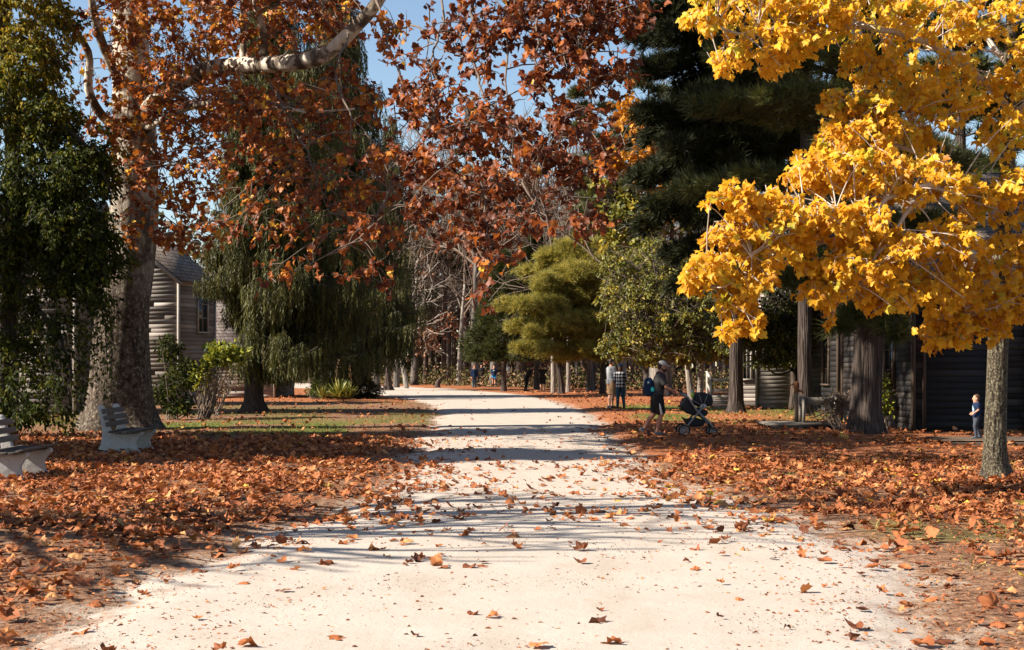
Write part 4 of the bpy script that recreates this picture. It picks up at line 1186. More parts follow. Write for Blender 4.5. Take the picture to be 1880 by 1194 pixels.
# rust coloured oaks in the middle distance
for k, (px, d, lab, S) in enumerate([
    (905, 112, 'rust pink oak with thin dry leaves left of the yellow green pine', [(900, 360, 111, 60, 50, 2.2, 70), (940, 420, 111, 70, 50, 2.2, 90), (880, 450, 111, 40, 60, 2, 70), (950, 340, 112, 60, 50, 2.2, 60), (990, 390, 112, 50, 40, 2, 46), (890, 530, 111, 30, 40, 1.5, 30), (1000, 340, 113, 60, 50, 2, 40)]),
    (820, 126, 'bare branched oak with last pink brown leaves deep in the wood', [(820, 350, 125, 60, 50, 2.5, 40), (780, 420, 125, 60, 60, 2.5, 36), (840, 440, 125, 50, 60, 2.5, 46), (800, 600, 124, 70, 40, 2, 40)]),
    (760, 118, 'bare oak with a few brown leaves behind the spruces', [(760, 400, 118, 60, 60, 2.5, 30), (740, 500, 118, 60, 60, 2.5, 34), (770, 630, 117, 50, 30, 2, 30)]),
    (960, 122, 'brown leafed oak low behind the far walkers', [(940, 640, 121, 60, 30, 2, 60), (1010, 660, 121, 50, 26, 2, 44), (890, 650, 121, 40, 26, 2, 36), (960, 560, 122, 60, 50, 2, 40)])]):
    b = np.array([(px - CX) / F * d, d, 0])
    leafy('oak_tree', lab, b, [[b - [0, 0, .05], b + [.1, 0, 3], b + [-.1, 0, 7], b + [.3, 0, 13]]], .26, [pxc(*a) for a in S], M['oak_leaf'], syc_far_t, 9, 1.3, (.14, .27), .15, (.5, .22), 'bark_grey', 'twig', .9, frac=.8, br_r=.03)


def bare(mbt, p, dv, L, r, depth, rg, spread=.55, mn=.012):
    n = 4
    pts = [p]
    q = p.copy(); w = dv.copy()
    for i in range(n):
        w = nrm(w + rg.normal(0, .13, 3) + np.array([0, 0, .04])); q = q + w * L / n; pts.append(q)
    mbt.add(*tube(pts, np.linspace(r, max(mn, r * .6), n + 1), 6 if r > .06 else 3, cap=False), .5)
    if depth <= 0: return
    for i in range(rg.integers(2, 4) + (depth > 2)):
        j = rg.integers(2, n + 1)
        w2 = nrm(w + rg.normal(0, spread, 3) + np.array([0, 0, .1]))
        bare(mbt, np.array(pts[j]), w2, L * rg.uniform(.55, .8), max(mn, r * .55), depth - 1, rg, spread, mn)


# the wood at the end: bare trees, each with its trunk and its branches
def bare_tree(label, base, h, r, seed, bark, group=None, lean=(0, 0), tmat='twig', depth=4):
    rg = np.random.default_rng(seed)
    root = thing('bare_tree', label, 'tree', base, group=group)
    tr = MB(); br = MB()
    top = np.array([lean[0], lean[1], h * .55])
    path = [base - [0, 0, .1], base + [0, 0, .5], base + top * .5 + rg.normal(0, .08, 3), base + top]
    tr.add(*flare(base, path, [r * 1.5, r * 1.1, r * .9, r * .6], 10, 4, .1, .6, seed))
    for i in range(7):
        t = rg.uniform(.45, 1.0); a = rg.uniform(0, 2 * pi)
        o = base + top * t
        bare(br, o, nrm(np.array([cos(a) * .8, sin(a) * .8, rg.uniform(.2, 1)])), h * .22, r * .4, depth - 1, rg, mn=.02)
    bare(br, base + top, nrm(top), h * .25, r * .55, depth, rg, mn=.02)
    fin(root, trunk=(tr, M[bark], True), branches=(br, M[tmat], False))
    return root


bare_tree('white stemmed bare tree with wide spread branches beside the spruces', np.array([(842 - CX) / F * 116, 116, 0]), 15, .18, 5, 'bark_pale', lean=(.5, 0), tmat='twig')
bare_tree('leaning pale bare tree at the wood edge left of the road', np.array([(745 - CX) / F * 100, 100, 0]), 12, .16, 6, 'bark_pale', lean=(-1.2, 0), tmat='twig_pale')
bare_tree('thick grey bare trunk behind the far walkers at the road bend', np.array([(874 - CX) / F * 109, 109, 0]), 17, .28, 8, 'bark_grey')
bare_tree('dark slender trunk standing alone right of the yucca', np.array([(691 - CX) / F * 90, 90, 0]), 16, .2, 9, 'bark_grey')
for k, (px, d, lab) in enumerate([(1016, 82, 'leftmost pale trunk beside the yellow green pine'), (1043, 86, 'pale trunk just right of the yellow green pine'), (1084, 90, 'stout pale trunk between the pine and the couple'), (1144, 76, 'pale trunk right behind the woman in the plaid shirt'), (728, 104, 'broad grey trunk at the wood edge by the stump')]):
    bare_tree(lab, np.array([(px - CX) / F * d, d, 0]), 14, [.13, .12, .2, .15, .22][k], 20 + k, ['bark_pale', 'bark_pale', 'bark_grey', 'bark_pale', 'bark_grey'][k], depth=3)
protos = [bare_tree('bare brown tree in the thick of the wood behind the road', np.array([-20.0 + 3 * i, 134, 0]), [16, 19, 14, 18][i], [.17, .2, .13, .24][i], 40 + i, ['bark_grey', 'bark_brown', 'bark_grey', 'bark_brown'][i], 'bare trees of the far wood', depth=4) for i in range(4)]
rg = np.random.default_rng(99)
cnt = 0
for k in range(110):
    px = rg.uniform(480, 1340); d = rg.uniform(112, 160)
    x = (px - CX) / F * d
    if abs(d - 116) < 6 and -9 < x < -2: continue
    o = copy_tree(protos[k % 4])
    o.location = (x, d, 0); o.rotation_euler = (0, 0, rg.uniform(0, 6.28)); s = rg.uniform(.8, 1.25); o.scale = (s, s, s * rg.uniform(.9, 1.15))
# off to the left, outside the picture: trees that throw the shadow bars on the road
bare_tree('bare tree left of the picture whose branch shadows cross the sand', np.array([-12.4, 12.4, 0]), 12, .36, 71, 'bark_grey', depth=4)
for k, (x, y, h, r) in enumerate([(-17.5, 23.4, 13, 3.6), (-21, 25, 12, 2.8)]):
    b = np.array([x, y, 0.0])
    S = [(b + [RNG.normal(0, r * .45), RNG.normal(0, r * .45), RNG.uniform(4, h - 1)], np.array([r * .55, r * .55, r * .5]), 110) for _ in range(16)]
    leafy('leafy_tree', ['broad leafy tree left of the picture shading the second bench', 'smaller leafy tree left of the picture behind the broad one'][k], b, [[b - [0, 0, .05], b + [0, 0, 2], b + [0, 0, h * .5], b + [0, 0, h * .8]]], .25, S, M['dark_leaf'], syc_far_t, 12, 1.0, (.25, .4), .2, (.5, .2), 'bark_brown', 'twig_dark')

# far mass of the wood
mb = MB()
n = 30000
x = RNG.uniform(-75, 80, n); y = RNG.uniform(150, 195, n); z = RNG.random(n) ** 1.1 * (13 + 9 * vnoise(x, x * 0 + 3, 9, 55))
scatter_many(mb, syc_far_t, np.column_stack([x, y, z]), rdir(n), rdir(n), RNG.uniform(.35, .95, n), np.clip(RNG.normal(.42, .27, n), 0, 1))
for k in range(420):
    xx = RNG.uniform(-75, 80); yy = RNG.uniform(150, 190); h = RNG.uniform(9, 19)
    mb.add(*tube([(xx, yy, -.2), (xx + RNG.normal(0, .3), yy, h)], [RNG.uniform(.12, .3), .05], 5, cap=False), RNG.uniform(.2, .9))
m, nt, out = new_mat('far_wood_mix')
at = nd(nt, 'ShaderNodeAttribute', attribute_name='tint')
rp = ramp(nt, [(0, (.03, .04, .014)), (.35, (.07, .065, .03)), (.6, (.13, .075, .045)), (1, (.2, .15, .11))]); nt.links.new(at.outputs['Fac'], rp.inputs[0])
prin(nt, out, rp.outputs[0], .8, spec=.1)
tag(mb.build('far_woods', m), 'brown and green mass of the wood far behind everything', 'woods', kind='stuff')
# undergrowth along the wood edge
mb = MB()
n = 26000
x = RNG.uniform(-45, 34, n); y = RNG.uniform(98, 150, n)
yl = np.interp(x, [-45, -30, -18, -9, -3, 2, 10, 20, 34], [150, 140, 128, 119, 108, 100, 90, 86, 84])
y = yl + RNG.random(n) ** 1.5 * 26; z = RNG.random(n) ** 1.6 * (.5 + 1.5 * vnoise(x, y, 2.4, 77))
scatter_many(mb, oval_t, np.column_stack([x, y, z]), nrm(RNG.normal(0, .6, (n, 3)) + [0, 0, .6]), rdir(n), RNG.uniform(.12, .3, n), np.clip(RNG.normal(.45, .25, n) + .25 * (vnoise(x, y, 3, 78) - .5), 0, 1))
m, nt, out = new_mat('undergrowth_mix')
at = nd(nt, 'ShaderNodeAttribute', attribute_name='tint')
rp = ramp(nt, [(0, (.03, .045, .012)), (.3, (.08, .085, .025)), (.55, (.14, .09, .045)), (1, (.3, .19, .11))]); nt.links.new(at.outputs['Fac'], rp.inputs[0])
prin(nt, out, rp.outputs[0], .8, spec=.1)
tag(mb.build('undergrowth', m), 'low brown and green brush along the edge of the wood', 'undergrowth', kind='stuff')


# ================================================================== BUSHES AND YUCCA
def bush(name, label, base, clumps, mat, tm, k, L, size, tint, stems=6, smat='twig', droop=.0):
    root = thing(name, label, 'bush', base)
    st = MB(); fo = MB()
    tips, dirs, cen = in_ellipsoids(clumps, .5)
    for c, r, n in clumps:
        for j in range(max(1, stems // 2)):
            e = c + RNG.normal(0, .4, 3) * r; s = base + np.array([RNG.normal(0, .12), RNG.normal(0, .12), -.03])
            st.add(*tube(bez(s, (s + e) / 2 + RNG.normal(0, .12, 3), e, 6), interp_r([.022, .008], 6), 4, cap=False), .5)
    sprays(fo, st, tips, dirs, tm, k, L, size, droop, np.clip(RNG.normal(tint[0], tint[1], len(tips)), 0, 1), .7, hang=.1)
    fin(root, stems=(st, M[smat], False), foliage=(fo, mat, False))
    return root


b = G(318, 772); d = b[1]
bush('bush', 'dark green leafy bush between the sycamore and the rhododendron', b, [pxc(*a) for a in [(310, 640, d, 30, 30, .5, 46), (330, 690, d - .2, 36, 34, .6, 60), (300, 720, d, 30, 30, .5, 46), (330, 745, d - .3, 36, 22, .6, 44)]], M['dark_leaf'], oval_t, 10, .35, (.08, .15), (.18, .16))
b = G(375, 770); d = b[1]
bush('rhododendron_bush', 'rhododendron with sunlit yellow green leaves and bare brown stems below', b, [pxc(*a) for a in [(420, 650, d, 40, 20, .5, 60), (400, 660, d - .2, 30, 22, .5, 40), (360, 690, d, 30, 26, .5, 34), (395, 640, d + .3, 20, 14, .4, 14)]], M['bush_leaf'], oval_t, 9, .3, (.1, .19), (.75, .2), 12)
b = G(400, 764); d = b[1]
bush('dry_bush', 'brown twiggy bush beneath the rhododendron leaves', b, [pxc(*a) for a in [(390, 715, d, 44, 26, .6, 70), (420, 700, d, 26, 22, .5, 30)]], M['dry_brush'], oval_t, 6, .4, (.05, .1), (.5, .25), 10)
b = G(1545, 793); d = b[1]
bush('dry_bush', 'brown twiggy bush behind the wooden trough by the thick pine', b, [pxc(*a) for a in [(1540, 740, d + .6, 50, 26, .6, 90), (1525, 765, d + .5, 40, 20, .6, 50)]], M['dry_brush'], oval_t, 5, .5, (.04, .08), (.35, .2), 16)
b = np.array([9.35, 35.6, 0])
bush('small_bush', 'small yellow green shrub growing against the dark house wall', b, [(b + [0, 0, .65], np.array([.25, .3, .4]), 40), (b + [.1, .4, 1.1], np.array([.25, .3, .35]), 26)], M['bush_leaf'], oval_t, 7, .25, (.06, .12), (.75, .2), 6)
b = G(690, 733); d = b[1]
bush('dry_bush', 'brown leafless shrub to the right of the yucca', b, [pxc(*a) for a in [(690, 712, d, 24, 18, .6, 60), (672, 705, d + .6, 18, 20, .5, 36)]], M['dry_brush'], oval_t, 6, .5, (.06, .12), (.4, .25), 12)
b = G(578, 733); d = b[1]
bush('small_bush', 'olive shrub half hidden behind the left side of the yucca', b, [pxc(*a) for a in [(592, 708, d + 1, 18, 16, .5, 36), (572, 720, d + .5, 14, 12, .4, 20)]], M['bush_leaf'], oval_t, 8, .3, (.08, .15), (.3, .2), 6)
b = G(622, 737); d = b[1]
root = thing('yucca_plant', 'yucca with spiky yellow green sword leaves and two dry flower stalks', 'plant', b)
mb = MB()
sword = (np.array([[-.035, 0, 0], [.035, 0, 0], [.045, .5, .03], [-.045, .5, .03], [0, 1, .1]]), np.array([[0, 1, 2], [0, 2, 3], [3, 2, 4]]))
for (ox, n, s) in [(0, 150, 1.0), (-.75, 60, .7), (.45, 60, .8)]:
    a = RNG.uniform(0, 2 * pi, n); el = RNG.uniform(.05, 1.45, n)
    A = np.column_stack([np.cos(a) * np.cos(el), np.sin(a) * np.cos(el), np.sin(el)])
    N = np.column_stack([-np.cos(a) * np.sin(el), -np.sin(a) * np.sin(el), np.cos(el)]) + RNG.normal(0, .2, (n, 3))
    scatter_many(mb, [sword], b + np.array([ox, 0, .18]) + RNG.normal(0, .05, (n, 3)), A, N, RNG.uniform(.65, 1.05, n) * s, RNG.random(n))
mb.build('blades', M['yucca'], root, False, off=b)
for (x0, x1, y1) in ((612, 622, 658), (646, 642, 668)):
    q = MB(); p0 = P(x0, 722, d); p1 = P(x1, y1, d)
    q.add(*tube([p0, (p0 + p1) / 2 + [.02, 0, 0], p1], [.022, .018, .01], 5), .5)
    n = 26; t = RNG.uniform(.55, 1, n); a = rdir(n)
    scatter_many(q, oval_t, p0 + (p1 - p0) * t[:, None], a, rdir(n), RNG.uniform(.08, .2, n), RNG.random(n))
    q.build('flower_stalk', M['dry_brush'], root, False, off=b)

# ================================================================== HOUSES
def clap(mb, p0, p1, z0, z1, nrm_side, h=.17, top=None, holes=(), t0=.004, t1=.022):
    """lapped boards on a wall from p0 to p1 (plan); nrm_side = outward normal; top(s) limits the height; holes = (s0,s1,z0,z1)"""
    p0 = np.array([*p0, 0.0]); p1 = np.array([*p1, 0.0]); L = np.linalg.norm(p1 - p0); u = (p1 - p0) / L
    n = np.array([*nrm_side, 0.0])
    z = z0; row = 0
    while z < z1 - .02:
        zt = min(z + h, z1)
        segs = [(0.0, L)]
        if top is not None:
            ss = np.linspace(0, L, 200); ok = ss[np.array([top(s) for s in ss]) >= zt - .02]
            if len(ok) < 2: break
            segs = [(ok[0], ok[-1])]
        for (a, b, c, d) in holes:
            if c < zt - .01 and d > z + .01:
                ns = []
                for (s0, s1) in segs:
                    if b <= s0 or a >= s1: ns.append((s0, s1)); continue
                    if a > s0: ns.append((s0, a))
                    if b < s1: ns.append((b, s1))
                segs = ns
        for (s0, s1) in segs:
            s = s0
            while s < s1 - .01:
                e = min(s1, s + RNG.uniform(1.6, 4.5))
                if s1 - e < .5: e = s1
                dz0, dz1 = RNG.normal(0, .006, 2); th = t1 * RNG.uniform(.8, 1.35)
                V = []
                for q, dz in ((s, dz0), (e - .004, dz1)):
                    b_ = p0 + u * q
                    V += [b_ + n * .002 + [0, 0, z + dz], b_ + n * th + [0, 0, z + dz], b_ + n * t0 + [0, 0, zt + dz + .012], b_ + [0, 0, zt + dz + .012]]
                V = np.array(V)
                mb.add(V, [np.array([[0, 1, 5, 4], [1, 2, 6, 5], [2, 3, 7, 6], [3, 0, 4, 7], [0, 3, 2, 1], [4, 5, 6, 7]])], np.clip(RNG.normal(.5, .22), 0, 1))
                s = e
        z = zt; row += 1


def house(name, label, base, x0, x1, y0, y1, eave, ridge, axis, wall_mat, roof_mat, trim_mat, front_holes=(), side_holes=(), side='x1', board=.17, overhang=.25, door=None):
    """a clapboard building; front = y0 face (towards the camera); axis = direction of the ridge"""
    root = thing(name, label, 'house', base)
    off = np.array(base)
    cx, cy = (x0 + x1) / 2, (y0 + y1) / 2
    core = MB(); w = MB(); r = MB(); t = []
    core.add(*box((cx, cy, eave / 2 - .1), (x1 - x0 - .02, y1 - y0 - .02, eave + .2)))
    if axis == 'y':
        top = lambda s: eave + (ridge - eave) * (1 - abs(s - (x1 - x0) / 2) / ((x1 - x0) / 2))
        g = np.array([[x0 + .02, y0 + .01, eave], [x1 - .02, y0 + .01, eave], [cx, y0 + .01, ridge - .03]])
        core.add(*prism(g, (0, y1 - y0 - .02, 0)))
        clap(w, (x0, y0), (x1, y0), .05, ridge, (0, -1), board, top, front_holes)
        clap(w, (x0, y1), (x1, y1), .05, ridge, (0, 1), board, top)
        for sgn in (-1, 1):
            e = np.array([cx + sgn * ((x1 - x0) / 2 + overhang), 0, eave - overhang * (ridge - eave) / ((x1 - x0) / 2) + .05]); k = np.array([cx, 0, ridge + .05])
            for yy in [0]:
                a = np.array([[e[0], y0 - overhang, e[2]], [k[0], y0 - overhang, k[2]], [k[0], y0 - overhang, k[2] + .09], [e[0], y0 - overhang, e[2] + .09]])
                r.add(*prism(a, (0, y1 - y0 + 2 * overhang, 0)))
            t.append(MB().add(*beam((e[0] - sgn * .02, y0 - overhang + .02, e[2] - .07), (cx, y0 - overhang + .02, ridge - .05), .05, .14)))
    else:
        top = None
        topx = lambda s: eave + (ridge - eave) * (1 - abs(s - (y1 - y0) / 2) / ((y1 - y0) / 2))
        g = np.array([[x0 + .01, y0 + .02, eave], [x0 + .01, y1 - .02, eave], [x0 + .01, cy, ridge - .03]])
        core.add(*prism(g, (x1 - x0 - .02, 0, 0)))
        clap(w, (x0, y0), (x1, y0), .05, eave, (0, -1), board, None, front_holes)
        for sgn in (-1, 1):
            a = np.array([[x0 - overhang, cy + sgn * ((y1 - y0) / 2 + overhang), eave - overhang * (ridge - eave) / ((y1 - y0) / 2) + .05], [x0 - overhang, cy, ridge + .05], [x0 - overhang, cy, ridge + .14], [x0 - overhang, cy + sgn * ((y1 - y0) / 2 + overhang), eave - overhang * (ridge - eave) / ((y1 - y0) / 2) + .14]])
            r.add(*prism(a, (x1 - x0 + 2 * overhang, 0, 0)))
    sx = x1 if side == 'x1' else x0; ox = x0 if side == 'x1' else x1
    for xs, nn, hl in ((sx, 1 if side == 'x1' else -1, side_holes), (ox, -1 if side == 'x1' else 1, ())):
        clap(w, (xs, y0), (xs, y1), .05, eave if axis == 'y' else ridge, (nn, 0), board, None if axis == 'y' else topx, hl)
    for xs in (x0, x1):
        s_ = -1 if xs == x0 else 1
        t.append(MB().add(*box((xs + s_ * .012, y0 - .014, eave / 2), (.09, .1, eave - .04)), .5))
        t.append(MB().add(*box((xs + s_ * .012, y1 + .014, eave / 2), (.09, .1, eave - .04)), .5))
    core.build('wall_core', M['board_dark'], root, off=off)
    w.build('wall', wall_mat, root, off=off)
    r.build('roof', roof_mat, root, off=off)
    for k_, q_ in enumerate(t): q_.build('rake_board' if k_ < (2 if axis == 'y' else 0) else 'corner_board', trim_mat, root, off=off)

    def window(p0, u, n, hole, glass, panes=(2, 3), shutter=False):
        s0, s1, c, d = hole
        p0 = np.array([*p0, 0.0]); u = np.array([*u, 0.0]); n = np.array([*n, 0.0])
        fr = MB(); a = p0 + u * s0; b = p0 + u * s1
        q = MB(); o = n * .015
        A = np.array([a + o + [0, 0, c], b + o + [0, 0, c], b + o + [0, 0, d], a + o + [0, 0, d]])
        wroot = MB()
        for (e, f) in ((a + [0, 0, c - .05], a + [0, 0, d + .05]), (b + [0, 0, c - .05], b + [0, 0, d + .05])):
            wroot.add(*beam(e + n * .04, f + n * .04, .09, .07, n), .5)
        wroot.add(*beam(a + n * .05 + [0, 0, c - .03] - u * .08, b + n * .05 + [0, 0, c - .03] + u * .08, .12, .06), .6)
        wroot.add(*beam(a + n * .042 + [0, 0, d + .03] - u * .05, b + n * .042 + [0, 0, d + .03] + u * .05, .075, .09), .6)
        for i in range(1, panes[0]):
            m_ = a + (b - a) * i / panes[0]; wroot.add(*beam(m_ + n * .03 + [0, 0, c], m_ + n * .03 + [0, 0, d], .025, .03, n), .5)
        for i in range(1, panes[1]):
            zz = c + (d - c) * i / panes[1]; wroot.add(*beam(a + n * .032 + [0, 0, zz], b + n * .032 + [0, 0, zz], .03, .025), .5)
        wo = wroot.build('window', trim_mat, root, off=off)
        q.add(*prism(A, -n * .012)); q.build('pane', glass, wo, off=off)

    for hsp in front_holes:
        window((x0, y0), (1, 0), (0, -1), hsp, M['glass'])
    for hsp in side_holes:
        window((sx, y0), (0, 1), (1 if side == 'x1' else -1, 0), hsp, M['glass'])
    return root, off


# left: weathered two storey barn, seen behind the dark tree and behind the sycamore
hA = house('clapboard_house', 'sunlit grey clapboard house behind the dark tree at far left', (-18.5, 46, 0), -23, -14.05, 46, 50.5, 5.3, 7.0, 'x', M['board_grey'], M['shingle'], M['trim_grey'], [(2.2, 3.1, .9, 2.4), (6.0, 6.9, .9, 2.4)], [(2.6, 3.5, .9, 2.4)])
hB = house('clapboard_house', 'grey gabled clapboard house peeking out right of the sycamore trunk', (-16, 57, 0), -19.6, -13.5, 57, 60.2, 5.05, 7.45, 'y', M['board_grey'], M['shingle'], M['trim_grey'], [(2.4, 3.3, 1.0, 2.6)], [(1.6, 2.5, 3.0, 4.7)])
house('shingled_shed', 'low shed with brown shingled roof between the gabled house and the spruce', (-15, 70, 0), -19, -11.7, 70, 76, 2.6, 4.8, 'x', M['board_grey'], M['shingle_red'], M['trim_grey'], [], [])
# right: dark house in shade with sliding door
hx0, hx1, hy0, hy1 = 9.66, 19.5, 34.2, 41.5
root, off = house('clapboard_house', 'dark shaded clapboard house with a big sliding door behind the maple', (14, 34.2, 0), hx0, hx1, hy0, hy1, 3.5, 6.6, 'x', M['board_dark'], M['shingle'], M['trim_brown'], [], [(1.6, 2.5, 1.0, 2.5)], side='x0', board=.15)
q = MB()
clap(q, (hx0 + .28, hy0 - .06), (hx0 + 1.72, hy0 - .06), .12, 2.95, (0, -1), .155, None, (), .006, .022)
q.build('sliding_door', M['board_door'], root, off=off)
q = MB(); q.add(*box((hx0 + 1.0, hy0 - .05, 3.02), (1.7, .08, .07))); q.add(*box((hx0 + .24, hy0 - .055, 1.52), (.07, .06, 2.9))); q.add(*box((hx0 + 1.76, hy0 - .055, 1.52), (.07, .06, 2.9)))
q.build('door_rail', M['trim_brown'], root, off=off)
q = MB()
for xx, w_ in ((hx0 + 2.72, .12), (hx0 + 2.98, .2), (hx0 + 3.42, .12)):
    q.add(*box((xx, hy0 - .07, 1.62), (w_, .09, 3.1)), RNG.uniform(.3, .9))
q.add(*box((hx0 + 3.05, hy0 - .055, 1.72), (.85, .05, .09)), .7)
q.build('door_frame', M['trim_brown'], root, off=off)
# boardwalk
b = np.array([12.1, 29.1, 0]); root = thing('boardwalk', 'low plank walk before the dark house where the small boy stands', 'boardwalk', b)
q = MB()
for i in range(8): q.add(*box((12.1 + RNG.normal(0, .03), 28.4 + i * .2, .1 + RNG.normal(0, .004)), (6.8, .185, .035)), RNG.random())
q.build('planks', M['trim_brown'], root, off=b)
q = MB()
for xx in (9.1, 11.0, 13.0, 15.5): q.add(*box((xx, 29.1, .04), (.09, 1.5, .08)), .3)
q.add(*box((12.1, 28.33, .055), (6.7, .045, .11)), .3)
q.build('joists', M['trim_brown'], root, off=b)
# dark wing behind the thick pine and the sunlit house
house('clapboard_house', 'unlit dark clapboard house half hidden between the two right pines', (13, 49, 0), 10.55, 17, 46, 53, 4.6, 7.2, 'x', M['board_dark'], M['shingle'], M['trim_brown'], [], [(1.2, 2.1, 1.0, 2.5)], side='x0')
hC = house('clapboard_house', 'sunlit clapboard house between the two straight pines at right', (8.9, 52, 0), 8.95, 10.2, 52, 58, 3.0, 4.6, 'y', M['board_grey'], M['shingle'], M['trim_grey'], [], [], side='x1', board=.15, overhang=.12)
hD = house('clapboard_house', 'grey cottage with pale window behind the wooden step stand', (9.2, 55, 0), 8.75, 12.9, 55.2, 60, 3.2, 5.6, 'x', M['board_grey'], M['shingle_red'], M['trim_grey'], [(.16, .5, 1.1, 2.5)], [], side='x0', board=.16)
for h_, a_, dx in ((hA, -4, 0), (hB, -14, .35), (hC, -12, 0), (hD, -10, 0)):
    h_[0].rotation_euler = (0, 0, radians(a_)); h_[0].location.x += dx
# pale steps with rail before the cottage
b = np.array([7.9, 53.6, 0]); root = thing('wooden_steps', 'pale wooden porch steps with side rails before the grey cottage', 'steps', b)
q = MB()
for i in range(3): q.add(*box((7.95, 53.3 + i * .3, .12 + .16 * i), (.95, .32, .05)), .8); q.add(*box((7.95, 53.16 + i * .3, .05 + .16 * i), (.93, .03, .12)), .4)
q.build('treads', M['trim_grey'], root, off=b)
q = MB()
for xx in (7.44, 8.46):
    q.add(*box((xx, 53.2, .55), (.09, .09, 1.1)), .6); q.add(*box((xx, 54.2, .7), (.09, .09, 1.4)), .6)
    q.add(*beam((xx, 53.1, 1.08), (xx, 54.3, 1.38), .1, .05), .8); q.add(*beam((xx, 53.2, .6), (xx, 54.2, .9), .05, .1), .6)
q.add(*box((7.95, 53.2, 1.07), (1.0, .06, .1)), .8); q.add(*box((7.95, 53.2, .68), (1.0, .05, .1)), .8)
q.build('rails', M['trim_grey'], root, off=b)

# ================================================================== BENCHES


def bench(label, loc, rz=0.0):
    """local frame: the bench runs along +y (away from the camera), faces +x"""
    root = thing('park_bench', label, 'bench', loc, rz, 'concrete park benches along the left road side')
    outline = np.array([(-.34, 0), (-.22, .0), (-.12, .075), (.02, .09), (.1, .02), (.3, 0.0), (.42, 0.0), (.43, .06), (.36, .13), (.345, .24), (.4, .33), (.455, .37), (.46, .42), (.42, .44), (.37, .405), (.05, .4), (-.08, .415), (-.16, .66), (-.215, .86), (-.24, .9), (-.3, .905), (-.335, .87), (-.32, .8), (-.27, .6), (-.25, .4), (-.27, .22), (-.35, .08)])
    for yy in (0.0, 1.08):
        A = np.column_stack([outline[:, 0], np.full(len(outline), yy - .05), outline[:, 1]])
        q = MB(); q.add(*prism(A, (0, .1, 0)))
        bevel(q.build('end_support', M['concrete'], root), .014, 3)
    for i, (x, z) in enumerate([(-.235, .8), (-.2, .685), (-.165, .57)]):
        q = MB(); q.add(*box((0, 0, 0), (.032, 1.62, .085)), RNG.random())
        o = q.build('back_slat', M['slat'], root); o.location = (x + .045, .54, z); o.rotation_euler = (0, radians(-16), 0); bevel(o, .005)
    for i, x in enumerate([-.04, .075, .19, .305, .405]):
        q = MB(); q.add(*box((0, 0, 0), (.1, 1.62, .035)), RNG.random())
        o = q.build('seat_slat', M['slat'], root); o.location = (x, .54, .43 + (.03 if i == 4 else .0 if i else .01)); o.rotation_euler = (0, radians(-3 if i < 4 else -14), 0); bevel(o, .005)
    return root


bench('white concrete park bench with wooden slats at the left edge of the picture, partly sunlit', (-6.98, 19.2, 0), radians(2))
bench('park bench with concrete ends standing in shade before the sycamore trunk', (-7.0, 25.2, 0), radians(2))

# ================================================================== PUMP, TROUGH, DECK
d = 36.2
b = np.array([(1465 - CX) / F * d, d, 0]); root = thing('platform', 'low grey plank deck under the wooden pump', 'platform', b)
q = MB()
for i in range(9): q.add(*box((b[0] - .05 + RNG.normal(0, .02), 35.25 + i * .2, .15 + RNG.normal(0, .005)), (1.85, .185, .045)), RNG.random())
q.build('planks', M['plank'], root, off=b)
q = MB()
for yy in (35.2, 36.0, 36.8): q.add(*box((b[0] - .05, yy, .065), (1.7, .09, .125)), .2)
q.build('joists', M['board_dark'], root, off=b)
M['rust'] = plain_mat('rusty_wood', (.22, .085, .035), .75, 0, .3, 15, .4)
M['wood_pole'] = plain_mat('grey_brown_post', (.2, .15, .11), .85, 0, .3, 12, .5)
b = np.array([(1462 - CX) / F * d, d, .172]); root = thing('water_pump', 'old wooden hand pump with rust orange head on the plank deck', 'water pump', b)
q = MB(); q.add(*tube([b, b + [0, 0, .55], b + [0, 0, .86]], [.055, .05, .05], 10)); q.build('post', M['wood_pole'], root, off=b)
q = MB()
q.add(*loft([ering(b[0], b[1], b[2] + z, r, r, 14) for z, r in ((.74, .05), (.76, .066), (.8, .055), (.85, .062), (.92, .072), (.98, .07), (1.02, .05), (1.04, .02))])); q.build('pump_head', M['rust'], root, True, off=b)
q = MB(); q.add(*tube([b + [0, 0, .95], b + [-.08, 0, .97], b + [-.16, 0, .92], b + [-.2, 0, .8]], [.018, .018, .016, .02], 8)); q.build('handle', M['rust'], root, True, off=b)
q = MB(); q.add(*tube([b + [.05, 0, .8], b + [.13, -.02, .79], b + [.17, -.03, .74]], [.03, .028, .026], 8)); q.build('spout', M['rust'], root, True, off=b)
b = np.array([(1502 - CX) / F * d, d, .172]); root = thing('wooden_trough', 'grey plank trough on posts beside the pump', 'trough', b)
q = MB()
q.add(*box(b + [0, -.16, .53], (.86, .035, .2)), .5); q.add(*box(b + [0, .16, .53], (.86, .035, .2)), .4); q.add(*box(b + [0, 0, .45], (.86, .3, .035)), .4)
q.add(*box(b + [-.44, 0, .53], (.03, .35, .2)), .5); q.add(*box(b + [.44, 0, .53], (.03, .35, .2)), .5)
q.build('basin', M['plank'], root, off=b)
for sx in (-.41, .4):
    for sy in (-.215, .215):
        q = MB(); q.add(*box(b + [sx, sy, .33], (.065, .07, .66)), RNG.uniform(.3, .9)); q.build('leg', M['trim_grey'], root, off=b)

